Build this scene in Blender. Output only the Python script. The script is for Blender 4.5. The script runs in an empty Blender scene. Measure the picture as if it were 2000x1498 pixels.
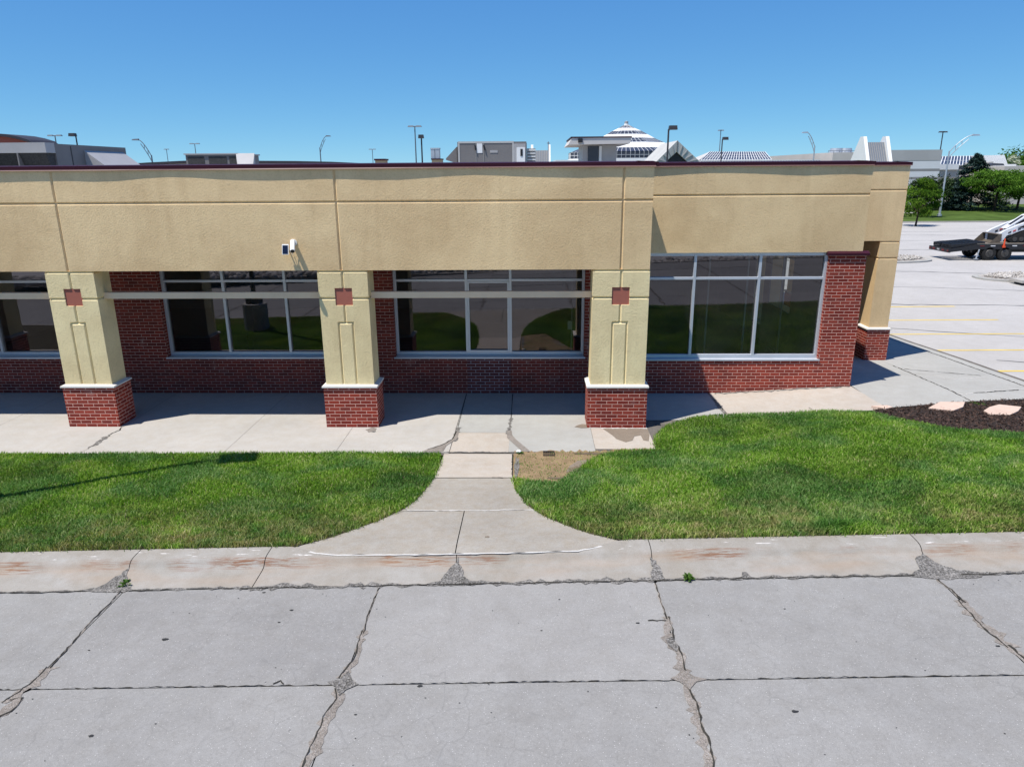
import bpy, bmesh, math, random
import numpy as np
from mathutils import Vector, Matrix

random.seed(7); rng = np.random.default_rng(7)
scene = bpy.context.scene
COL = scene.collection

# ------------------------------------------------------------------ camera
CF, CP, CY, CR, CH = 1404.65, 0.286872, -0.028252, -0.007544, 4.7037
def cam_axes():
    c, s = math.cos, math.sin
    fw = Vector((s(CY)*c(CP), c(CY)*c(CP), -s(CP)))
    r = Vector((c(CY), -s(CY), 0)); u = r.cross(fw)
    return c(CR)*r+s(CR)*u, -s(CR)*r+c(CR)*u, fw
AR, AU, AF = cam_axes()
cam = bpy.data.cameras.new('camera'); camo = bpy.data.objects.new('camera', cam); COL.objects.link(camo)
cam.sensor_width = 36; cam.lens = 36*CF/2000; cam.clip_start = .1; cam.clip_end = 6000
camo.matrix_world = Matrix(((AR.x, AU.x, -AF.x, 0), (AR.y, AU.y, -AF.y, 0), (AR.z, AU.z, -AF.z, CH), (0, 0, 0, 1)))
scene.camera = camo
def ray(px, py): return AR*((px-1000)/CF) - AU*((py-749)/CF) + AF
def at(px, py, Y):                       # survey helper: the point seen at a photo pixel, at a known distance Y
    d = ray(px, py); t = Y/d.y
    return Vector((d.x*t, Y, CH+d.z*t))
def atz(px, py, Z):
    d = ray(px, py); t = (Z-CH)/d.z
    return Vector((d.x*t, d.y*t, Z))

# ------------------------------------------------------------------ light
SUN = Vector((-.36, -.235, 1.0)).normalized()
w = bpy.data.worlds.new('World'); scene.world = w; w.use_nodes = True
nt = w.node_tree; sky = nt.nodes.new('ShaderNodeTexSky'); sky.sky_type = 'NISHITA'; sky.sun_disc = False
sky.sun_elevation = math.asin(SUN.z); sky.sun_rotation = math.atan2(SUN.x, SUN.y)
sky.altitude = 300; sky.air_density = .5; sky.dust_density = 0; sky.ozone_density = 3
bg = nt.nodes['Background']; bg.inputs[1].default_value = .06
# deep dry-air blue: compress the range of the sky towards the horizon, channel by channel
sp_ = nt.nodes.new('ShaderNodeSeparateColor'); cb_ = nt.nodes.new('ShaderNodeCombineColor'); nt.links.new(sky.outputs[0], sp_.inputs[0])
for i_, (k_, g_) in enumerate(((.62, .78), (.85, .60), (.83, .30))):
    pw = nt.nodes.new('ShaderNodeMath'); pw.operation = 'POWER'; pw.inputs[1].default_value = g_
    ml = nt.nodes.new('ShaderNodeMath'); ml.operation = 'MULTIPLY'; ml.inputs[1].default_value = k_*.06**(g_-1)
    nt.links.new(sp_.outputs[i_], pw.inputs[0]); nt.links.new(pw.outputs[0], ml.inputs[0]); nt.links.new(ml.outputs[0], cb_.inputs[i_])
nt.links.new(cb_.outputs[0], bg.inputs[0])
sl = bpy.data.lights.new('sun', 'SUN'); sl.energy = 4.6; sl.angle = math.radians(.5); sl.color = (1, .95, .87)
so = bpy.data.objects.new('sun', sl); COL.objects.link(so); so.location = (-20, -15, 60)
so.rotation_euler = (-SUN).to_track_quat('-Z', 'Y').to_euler()
scene.view_settings.view_transform = 'Standard'; scene.view_settings.look = 'None'
scene.view_settings.exposure = 0.4; scene.view_settings.gamma = 1
scene.cycles.max_bounces = 8; scene.cycles.transparent_max_bounces = 12

# ------------------------------------------------------------------ materials
class NT:
    def __init__(s, name):
        s.m = bpy.data.materials.new(name); s.m.use_nodes = True; s.t = s.m.node_tree
        s.b = s.t.nodes['Principled BSDF']; s.out = s.t.nodes['Material Output']
    def n(s, typ, **kw):
        nd = s.t.nodes.new(typ)
        for k, v in kw.items(): setattr(nd, k, v)
        return nd
    def l(s, a, b): s.t.links.new(a, b)
    def co(s, scale=(1, 1, 1), kind='obj', rot=(0, 0, 0)):
        if kind == 'uv':
            src = s.n('ShaderNodeUVMap').outputs[0]
        else:
            src = s.n('ShaderNodeNewGeometry').outputs['Position']
        mp = s.n('ShaderNodeMapping'); mp.inputs['Scale'].default_value = scale; mp.inputs['Rotation'].default_value = rot
        s.l(src, mp.inputs[0]); return mp.outputs[0]
    def noise(s, vec, scale, detail=4, rough=.55, dist=0):
        nd = s.n('ShaderNodeTexNoise'); nd.inputs['Scale'].default_value = scale; nd.inputs['Detail'].default_value = detail
        nd.inputs['Roughness'].default_value = rough; nd.inputs['Distortion'].default_value = dist; s.l(vec, nd.inputs['Vector']); return nd.outputs[0]
    def ramp(s, fac, stops):
        nd = s.n('ShaderNodeValToRGB'); e = nd.color_ramp.elements
        while len(e) < len(stops): e.new(.5)
        for i, (p, c) in enumerate(stops):
            e[i].position = p; e[i].color = (*c, 1) if len(c) == 3 else c
        s.l(fac, nd.inputs[0]); return nd.outputs[0]
    def mix(s, fac, a, b, mode='MIX'):
        nd = s.n('ShaderNodeMixRGB', blend_type=mode)
        for i, v in ((0, fac), (1, a), (2, b)):
            if isinstance(v, (int, float)): nd.inputs[i].default_value = v
            elif isinstance(v, tuple): nd.inputs[i].default_value = (*v, 1)
            else: s.l(v, nd.inputs[i])
        return nd.outputs[0]
    def math(s, op, a, b=0.):
        nd = s.n('ShaderNodeMath', operation=op)
        for i, v in ((0, a), (1, b)):
            if isinstance(v, (int, float)): nd.inputs[i].default_value = v
            else: s.l(v, nd.inputs[i])
        return nd.outputs[0]
    def bump(s, h, strength=.3, dist=.01, prev=None):
        nd = s.n('ShaderNodeBump'); nd.inputs['Strength'].default_value = strength; nd.inputs['Distance'].default_value = dist
        s.l(h, nd.inputs['Height'])
        if prev is not None: s.l(prev, nd.inputs['Normal'])
        return nd.outputs[0]
    def fin(s, col=None, rough=.8, normal=None, metal=0, spec=.3):
        if col is not None:
            if isinstance(col, tuple): s.b.inputs['Base Color'].default_value = (*col, 1)
            else: s.l(col, s.b.inputs['Base Color'])
        if isinstance(rough, (int, float)): s.b.inputs['Roughness'].default_value = rough
        else: s.l(rough, s.b.inputs['Roughness'])
        s.b.inputs['Metallic'].default_value = metal; s.b.inputs['Specular IOR Level'].default_value = spec
        if normal is not None: s.l(normal, s.b.inputs['Normal'])
        return s.m

G3 = lambda v: (v, v, v)
def mul(c, k): return tuple(min(1, x*k) for x in c)

def m_plain(name, col, rough=.6, metal=0, var=.12, scale=3, spec=.3, bump=0):
    t = NT(name); v = t.co()
    n1 = t.noise(v, scale, 5)
    c = t.mix(1, t.ramp(n1, [(.3, G3(1-var)), (.7, G3(1+0*var))]), col, 'MULTIPLY')
    nm = t.bump(t.noise(v, 60, 3), bump, .003) if bump else None
    return t.fin(c, rough, nm, metal, spec)

def m_stucco(name, col, grain=1.0):
    t = NT(name); v = t.co()
    big = t.noise(v, .55, 5, .6, .6); mid = t.noise(v, 2.6, 5, .6)
    streak = t.noise(t.co((2.6, 2.6, .22)), 1.6, 5, .65)
    c = t.mix(1, t.ramp(big, [(.36, (.84, .81, .785)), (.60, (1, 1, 1))]), col, 'MULTIPLY')
    c = t.mix(.75, c, t.ramp(mid, [(.35, (.93, .91, .90)), (.65, (1, 1, 1))]), 'MULTIPLY')
    c = t.mix(.35, c, t.ramp(streak, [(.34, (.84, .82, .80)), (.50, (1, 1, 1))]), 'MULTIPLY')
    warp = t.noise(v, 9, 2)
    mpv = t.n('ShaderNodeMixRGB', blend_type='ADD'); mpv.inputs[0].default_value = .08
    t.l(v, mpv.inputs[1]); t.l(warp, mpv.inputs[2])
    g = t.noise(mpv.outputs[0], 36, 3, .6, .2)
    g2 = t.noise(v, 90, 2, .5)
    c = t.mix(.5, c, t.ramp(g, [(.36, (.84, .83, .81)), (.50, (1, 1, 1))]), 'MULTIPLY')
    nm = t.bump(g, min(1., .42*grain), .011); nm = t.bump(g2, .2, .003, nm); nm = t.bump(mid, .12, .02, nm)
    return t.fin(c, .9, nm, 0, .15)

def m_brick(name, c1, c2, mortar, mort=.0052):
    t = NT(name); uv = t.co(kind='uv')
    wob = t.noise(uv, 14, 2)
    b = t.n('ShaderNodeTexBrick'); b.offset = .5; b.offset_frequency = 2
    b.inputs['Scale'].default_value = 1; b.inputs['Mortar Size'].default_value = mort; b.inputs['Mortar Smooth'].default_value = .15
    b.inputs['Brick Width'].default_value = .2032; b.inputs['Row Height'].default_value = .0677; b.inputs['Bias'].default_value = 0
    b.inputs['Color1'].default_value = (*c1, 1); b.inputs['Color2'].default_value = (*c2, 1); b.inputs['Mortar'].default_value = (*mortar, 1)
    add = t.n('ShaderNodeMixRGB', blend_type='ADD'); add.inputs[0].default_value = .006
    t.l(uv, add.inputs[1]); t.l(wob, add.inputs[2]); t.l(add.outputs[0], b.inputs['Vector'])
    v = t.co(); n1 = t.noise(v, 1.3, 4); n2 = t.noise(v, 45, 3)
    c = t.mix(.8, b.outputs[0], t.ramp(n1, [(.3, (.70, .68, .70)), (.68, (1.0, 1.0, 1.0))]), 'MULTIPLY')
    n3 = t.noise(v, 2.3, 5, .7); c = t.mix(t.ramp(n3, [(.60, G3(0)), (.74, G3(.28))]), c, (.50, .38, .34))
    c = t.mix(.6, c, t.ramp(n2, [(.3, (.75, .73, .72)), (.6, (1, 1, 1))]), 'MULTIPLY')
    h = t.math('SUBTRACT', 1., b.outputs[1])
    nm = t.bump(h, .6, .006); nm = t.bump(n2, .25, .003, nm)
    return t.fin(c, .85, nm, 0, .2)

def m_concrete(name, col, mottle=.14, speck=.0, hair=.0, tint=(1, .97, .92), scale=1.0, dirt=.1):
    t = NT(name); v = t.co()
    a = t.noise(v, .7*scale, 6, .62, .3); b = t.noise(v, 5*scale, 5, .65); f = t.noise(v, 130, 3, .6); m = t.noise(v, 32, 4, .6)
    c = t.mix(1, t.ramp(a, [(.3, G3(1-mottle)), (.7, G3(1.))]), col, 'MULTIPLY')
    c = t.mix(.8, c, t.ramp(b, [(.32, mul(tint, 1-mottle*.7)), (.66, (1, 1, 1))]), 'MULTIPLY')
    c = t.mix(.7, c, t.ramp(m, [(.3, G3(1-mottle*.9)), (.6, (1, 1, 1))]), 'MULTIPLY')
    c = t.mix(.8, c, t.ramp(f, [(.32, G3(.72)), (.55, (1, 1, 1))]), 'MULTIPLY')
    st = t.noise(v, 2.2, 3, .5, .4)
    c = t.mix(t.ramp(st, [(.60, G3(0)), (.78, G3(dirt*3.2))]), c, mul(col, .62))
    if speck:
        vo = t.n('ShaderNodeTexVoronoi'); vo.inputs['Scale'].default_value = 46; t.l(v, vo.inputs['Vector'])
        sp = t.ramp(vo.outputs['Distance'], [(.08, G3(1)), (.22, G3(0))])
        sel = t.ramp(vo.outputs['Color'], [(.58, G3(0)), (.68, G3(speck))])
        c = t.mix(t.math('MULTIPLY', sp, sel), c, (.72, .70, .67))
        vo2 = t.n('ShaderNodeTexVoronoi'); vo2.inputs['Scale'].default_value = 70; t.l(v, vo2.inputs['Vector'])
        sp2 = t.ramp(vo2.outputs['Distance'], [(.1, G3(.55)), (.25, G3(0))])
        c = t.mix(t.math('MULTIPLY', sp2, t.ramp(vo2.outputs['Color'], [(.62, G3(0)), (.7, G3(speck))])), c, mul(col, .45))
    if hair:
        wv = t.n('ShaderNodeMixRGB', blend_type='ADD'); wv.inputs[0].default_value = .22
        t.l(v, wv.inputs[1]); wn = t.n('ShaderNodeTexNoise'); wn.inputs['Scale'].default_value = 3.; wn.inputs['Detail'].default_value = 5; t.l(v, wn.inputs['Vector']); t.l(wn.outputs['Color'], wv.inputs[2])
        vo = t.n('ShaderNodeTexVoronoi', feature='DISTANCE_TO_EDGE'); vo.inputs['Scale'].default_value = 3.1; t.l(wv.outputs[0], vo.inputs['Vector'])
        ln = t.ramp(vo.outputs['Distance'], [(.0, G3(1)), (.022, G3(0))])
        brk = t.ramp(t.noise(v, 1.3, 4, .6), [(.44, G3(0)), (.62, G3(hair))])
        c = t.mix(t.math('MULTIPLY', ln, brk), c, mul(col, .52))
    nm = t.bump(f, .25, .003); nm = t.bump(b, .12, .01, nm)
    return t.fin(c, .9, nm, 0, .2)

def m_kerb(name, col):
    t = NT(name); v = t.co(); uv = t.co(kind='uv')
    a = t.noise(v, 1.1, 6, .65, .4); f = t.noise(v, 110, 3, .6); b = t.noise(v, 7, 5, .65)
    c = t.mix(1, t.ramp(a, [(.3, (.84, .80, .74)), (.7, (1, 1, 1))]), col, 'MULTIPLY')
    c = t.mix(.8, c, t.ramp(b, [(.3, (.84, .81, .77)), (.65, (1, 1, 1))]), 'MULTIPLY')
    c = t.mix(.8, c, t.ramp(f, [(.3, G3(.74)), (.55, (1, 1, 1))]), 'MULTIPLY')
    sx = t.n('ShaderNodeSeparateXYZ'); t.l(uv, sx.inputs[0])
    # scrape marks of tyres: long rusty strokes on the upright face of the kerb (v is the distance down the profile)
    band = t.ramp(t.math('ADD', sx.outputs[1], t.math('MULTIPLY', t.noise(t.co((.8, 3, 1), 'uv'), 1.2, 3), .12)), [(.26, G3(0)), (.31, G3(1)), (.40, G3(1)), (.48, G3(0))])
    strk = t.noise(t.co((2.6, 34, 1), 'uv'), 1.2, 6, .72, .5)
    big = t.noise(t.co((.75, .6, 1), 'uv'), 1.0, 3)
    rust = t.math('MULTIPLY', t.math('MULTIPLY', band, t.ramp(strk, [(.46, G3(0)), (.57, G3(1))])), t.ramp(big, [(.46, G3(0)), (.60, G3(1))]))
    c = t.mix(t.math('MULTIPLY', rust, .92), c, (.19, .085, .042))
    wash = t.math('MULTIPLY', t.ramp(sx.outputs[1], [(.2, G3(0)), (.32, G3(1)), (.62, G3(.5)), (.75, G3(0))]), t.ramp(t.noise(t.co((.5, 2, 1), 'uv'), 1.3, 4), [(.45, G3(0)), (.66, G3(.42))]))
    c = t.mix(wash, c, (.37, .245, .155))
    scr = t.math('MULTIPLY', t.ramp(sx.outputs[1], [(.02, G3(1)), (.2, G3(1)), (.27, G3(0))]), t.ramp(t.noise(t.co((2.2, 16, 1), 'uv'), 1.4, 5, .65), [(.63, G3(0)), (.69, G3(.8))]))
    c = t.mix(scr, c, (.78, .75, .72))
    nm = t.bump(f, .3, .004); nm = t.bump(b, .2, .012, nm)
    return t.fin(c, .88, nm, 0, .2)

def m_gravel(name, cols, scale=60, bump=.8):
    t = NT(name); v = t.co()
    vo = t.n('ShaderNodeTexVoronoi'); vo.inputs['Scale'].default_value = scale; t.l(v, vo.inputs['Vector'])
    c = t.ramp(vo.outputs['Color'], [(i/(max(1, len(cols)-1)), k) for i, k in enumerate(cols)])
    c = t.mix(.8, c, t.ramp(t.noise(v, 4, 5), [(.3, G3(.6)), (.7, G3(1))]), 'MULTIPLY')
    nm = t.bump(vo.outputs['Distance'], bump, .012)
    return t.fin(c, .95, nm, 0, .1)

def m_glass(name, tint=.5, refl=1.6):
    t = NT(name)
    tr = t.n('ShaderNodeBsdfTransparent'); tr.inputs[0].default_value = (tint*.93, tint, tint*.98, 1)
    gl = t.n('ShaderNodeBsdfGlossy'); gl.inputs['Roughness'].default_value = 0.0; gl.inputs[0].default_value = (.97, .93, 1, 1)
    fr = t.n('ShaderNodeFresnel'); fr.inputs[0].default_value = 1.5
    k = t.math('MINIMUM', t.math('MULTIPLY', fr.outputs[0], refl), 1.)
    mx = t.n('ShaderNodeMixShader'); t.l(k, mx.inputs[0]); t.l(tr.outputs[0], mx.inputs[1]); t.l(gl.outputs[0], mx.inputs[2])
    wv = t.noise(t.co((1, 1, 1)), .9, 2)
    nm = t.bump(wv, .03, .02); t.l(nm, gl.inputs['Normal'])
    df = t.n('ShaderNodeBsdfDiffuse'); df.inputs[0].default_value = (.55, .56, .58, 1)
    dust = t.ramp(t.noise(t.co((1, 1, .5)), 2.2, 4), [(.35, G3(.006)), (.7, G3(.022))])
    m2 = t.n('ShaderNodeMixShader'); t.l(dust, m2.inputs[0]); t.l(mx.outputs[0], m2.inputs[1]); t.l(df.outputs[0], m2.inputs[2])
    t.l(m2.outputs[0], t.out.inputs[0]); t.t.nodes.remove(t.b)
    return t.m

def m_leaf(name, dark, light, trans=.35, attr=True):
    t = NT(name)
    if attr:
        a = t.n('ShaderNodeAttribute', attribute_name='tint'); fac = a.outputs['Fac']
    else: fac = t.noise(t.co(), 3, 3)
    c = t.ramp(fac, [(0, dark), (1, light)])
    d = t.n('ShaderNodeBsdfDiffuse'); tl = t.n('ShaderNodeBsdfTranslucent'); t.l(c, d.inputs[0])
    t.l(t.mix(1, c, (1.0, 1.15, .55), 'MULTIPLY'), tl.inputs[0])
    mx = t.n('ShaderNodeMixShader'); mx.inputs[0].default_value = trans; t.l(d.outputs[0], mx.inputs[1]); t.l(tl.outputs[0], mx.inputs[2])
    t.l(mx.outputs[0], t.out.inputs[0]); t.t.nodes.remove(t.b)
    return t.m

def m_grass():
    t = NT('grass_blades'); v = t.co()
    a = t.n('ShaderNodeAttribute', attribute_name='tint')
    big = t.noise(v, .8, 4, .6, .4); med = t.noise(v, 4.5, 4, .6)
    green = t.ramp(a.outputs['Fac'], [(0, (.062, .15, .016)), (.45, (.175, .35, .038)), (.8, (.36, .53, .09)), (1, (.54, .53, .26))])
    blue = t.ramp(a.outputs['Fac'], [(0, (.045, .12, .026)), (.6, (.13, .29, .062)), (1, (.32, .44, .18))])
    c = t.mix(t.ramp(big, [(.44, G3(0)), (.58, G3(1))]), green, blue)
    dry = t.ramp(a.outputs['Fac'], [(0, (.12, .16, .045)), (.5, (.30, .30, .11)), (1, (.58, .48, .26))])
    dr = t.n('ShaderNodeAttribute', attribute_name='dry')
    c = t.mix(t.math('MULTIPLY', dr.outputs['Fac'], t.ramp(med, [(.34, G3(0)), (.62, G3(1))])), c, dry)
    d = t.n('ShaderNodeBsdfDiffuse'); tl = t.n('ShaderNodeBsdfTranslucent'); t.l(c, d.inputs[0])
    t.l(t.mix(1, c, (1.05, 1.1, .5), 'MULTIPLY'), tl.inputs[0])
    mx = t.n('ShaderNodeMixShader'); mx.inputs[0].default_value = .38; t.l(d.outputs[0], mx.inputs[1]); t.l(tl.outputs[0], mx.inputs[2])
    t.l(mx.outputs[0], t.out.inputs[0]); t.t.nodes.remove(t.b)
    return t.m

M = {}
M['stucco'] = m_stucco('stucco_tan', (.84, .625, .35))
M['stucco_y'] = m_stucco('stucco_column', (.93, .77, .44), 1.4)
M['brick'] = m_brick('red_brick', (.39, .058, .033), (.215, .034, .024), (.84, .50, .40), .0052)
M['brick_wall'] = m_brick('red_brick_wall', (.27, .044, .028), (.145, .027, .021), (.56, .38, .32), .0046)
M['brick_new'] = m_brick('red_brick_infill', (.20, .045, .035), (.12, .03, .028), (.50, .46, .48), .0052)
M['maroon'] = m_plain('maroon_metal', (.050, .010, .020), .5, .0, .3, 1.2, .15)
M['maroon_edge'] = m_plain('maroon_drip_edge', (.17, .09, .085), .5)
M['precast'] = m_concrete('precast_cap', (.74, .72, .68), .08)
M['tile'] = m_plain('terracotta_tile', (.40, .135, .095), .8, 0, .07, 14, .2, .1)
M['beam'] = m_plain('painted_beam', (.85, .63, .42), .55, 0, .12, 2, .3)
M['alu'] = m_plain('aluminium_frame', (.60, .63, .68), .38, .35, .08, 2, .5)
M['glass'] = m_glass('window_glass', .5, 2.6)
M['roof'] = m_plain('roof_membrane', (.35, .34, .32), .9)
M['int_wall'] = m_plain('interior_wall', (.32, .30, .27), .9)
M['int_dark'] = m_plain('interior_floor', (.05, .048, .045), .8)
M['soffit'] = m_plain('soffit_plaster', (.20, .18, .14), .9)
M['sidewalk'] = m_concrete('sidewalk_concrete', (.475, .455, .425), .12, .12, 0, (1, .96, .9), 1, .07)
M['sidewalk_g'] = m_concrete('sidewalk_grey', (.42, .415, .39), .12, .1, 0, (1, .98, .95), 1, .07)
M['sidewalk_w'] = m_concrete('sidewalk_warm', (.495, .45, .395), .12, .1, 0, (1, .94, .88), 1, .08)
M['walkway'] = m_concrete('walkway_concrete', (.375, .35, .31), .16, .2, 0, (1, .93, .84), 1.3, .08)
M['street'] = m_concrete('street_concrete', (.315, .307, .294), .17, .5, .42, (1, .985, .96), 1, .07)
M['street_b'] = m_concrete('street_concrete_worn', (.302, .294, .283), .17, .55, .42, (1, .985, .96), 1.2, .08)
M['street_c'] = m_concrete('street_concrete_pale', (.332, .322, .308), .15, .45, .38, (1, .985, .96), .9, .06)
M['kerb'] = m_kerb('kerb_concrete', (.35, .335, .31))
M['joint'] = m_gravel('joint_dark', [(.022, .02, .018), (.075, .07, .06), (.035, .032, .028)], 120, .6)
M['jointl'] = m_gravel('joint_light', [(.10, .09, .08), (.20, .18, .16), (.14, .13, .115)], 120, .5)
M['sand'] = m_gravel('joint_sand', [(.17, .145, .12), (.36, .32, .285), (.24, .21, .18), (.42, .39, .36)], 75, .8)
M['debris'] = m_gravel('gutter_debris', [(.05, .046, .042), (.24, .225, .21), (.10, .095, .085), (.36, .34, .315), (.16, .15, .14)], 60, 1.)
M['stain'] = m_concrete('wet_stain', (.26, .215, .17), .2, .1)
M['chip'] = m_concrete('fresh_chip_and_lit_lip', (.66, .645, .62), .12)  # chipped concrete, and the painted sunlit edge of the ramp lip
M['spot'] = m_plain('tar_spot', (.028, .028, .028), .7)
M['soil'] = m_concrete('lawn_soil', (.10, .085, .05), .4)
M['dirt'] = m_gravel('dirt', [(.20, .14, .08), (.33, .235, .135), (.26, .185, .105), (.40, .31, .20)], 60, .7)
M['mud'] = m_gravel('wet_mud', [(.12, .09, .065), (.20, .155, .11), (.16, .12, .085)], 40, .5)
M['grass'] = m_grass()
M['lot'] = m_concrete('lot_concrete', (.485, .465, .445), .12, .5, .5, (1, .99, .97), .5, .05)
M['yellow'] = m_plain('yellow_paint', (.78, .55, .08), .7, 0, .3, 2.5)
M['oil'] = m_plain('sealed_crack', (.12, .12, .12), .8, 0, .3)
M['far_grass'] = m_plain('far_grass', (.085, .135, .03), .95, 0, .5, .6, .05)
M['ground'] = m_plain('far_ground', (.16, .16, .12), .95, 0, .3, .05, .05)
M['bark'] = m_plain('bark', (.055, .042, .032), .9, 0, .4, 6, .1)
M['galv'] = m_plain('galvanised_steel', (.50, .53, .56), .45, .5, .1, 2)
M['dkpole'] = m_plain('dark_pole', (.05, .05, .055), .5)
M['grpole'] = m_plain('grey_pole', (.17, .19, .22), .5)
M['rtu'] = m_plain('unit_sheet_metal', (.205, .192, .185), .6, .0, .14, 1.5)
M['rtu_l'] = m_plain('unit_light_panel', (.40, .39, .385), .55, 0, .1, 2)
M['rtu_d'] = m_plain('unit_dark_coil', (.07, .068, .066), .8, 0, .5, 22)
M['white'] = m_plain('white_panel', (.78, .78, .76), .6, 0, .05, .6)
M['mall_g'] = m_plain('grey_panel', (.50, .49, .465), .8, 0, .12, .3)
M['mall_b'] = m_plain('beige_panel', (.60, .55, .49), .85, 0, .1, .3)
M['mall_d'] = m_plain('grey_band', (.32, .31, .295), .8, 0, .1, .4)
M['dkglass'] = m_plain('skylight_glass', (.055, .058, .075), .25, 0, .3, 1., .5)
M['dkroof'] = m_plain('dark_roof', (.045, .042, .05), .6, 0, .2, .5)
M['redroof'] = m_plain('red_roof', (.34, .10, .07), .8, 0, .15, .5)
M['tan'] = m_plain('tan_stucco', (.48, .36, .22), .9)
M['black'] = m_plain('black_paint', (.018, .018, .02), .5, 0, .2, 5, .4)
M['rubber'] = m_plain('tyre_rubber', (.022, .021, .02), .85)
M['rim'] = m_plain('wheel_rim', (.075, .07, .065), .5, .3)
M['wood'] = m_plain('deck_boards', (.26, .225, .185), .9, 0, .3, 4)
M['redtape'] = m_plain('red_reflector', (.50, .035, .03), .4)
M['redtape_d'] = m_plain('dull_red_reflector', (.16, .02, .02), .5)
M['whtape'] = m_plain('white_reflector', (.75, .75, .75), .4)
M['wpaint'] = m_plain('white_machine_paint', (.72, .73, .75), .4, 0, .12, 3, .5)
M['rusty'] = m_plain('worn_bucket_steel', (.16, .13, .10), .7, .2, .4, 4)
M['orange'] = m_plain('orange_plastic', (.75, .09, .03), .5)
M['canopy'] = m_plain('canopy_plaster', (.56, .53, .50), .8, 0, .08, 2)
M['navy'] = m_plain('solar_cells', (.010, .012, .03), .2, 0, .2, 5, .6)
M['flag'] = m_concrete('flagstone', (.68, .52, .43), .12, 0, 0, (1, .94, .9), 2)
M['chipA'] = m_leaf('mulch_chips', (.030, .019, .015), (.13, .085, .07), 0.)
M['mulch'] = m_plain('mulch_bed', (.035, .024, .019), .95, 0, .4, 30)
M['rock'] = m_leaf('landscape_rock', (.22, .20, .18), (.56, .53, .49), 0.)
M['stonebed'] = m_gravel('stone_bed', [(.22, .20, .17), (.50, .47, .43), (.34, .31, .28), (.56, .53, .49)], 9, .8)
M['iron'] = m_plain('cast_iron', (.04, .03, .026), .8)

# ------------------------------------------------------------------ mesh helpers
ORG = {}
def org(p): return ORG.get(p.name, Vector((0, 0, 0))) if p else Vector((0, 0, 0))
def thing(name, label=None, cat=None, loc=(0, 0, 0), group=None, kind=None):
    o = bpy.data.objects.new(name, None); COL.objects.link(o); o.empty_display_size = .2
    o.location = loc; ORG[o.name] = Vector(loc); tag(o, label, cat, group, kind); return o
def tag(o, label=None, cat=None, group=None, kind=None):
    for k, v in (('label', label), ('category', cat), ('group', group), ('kind', kind)):
        if v: o[k] = v
    return o

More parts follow.
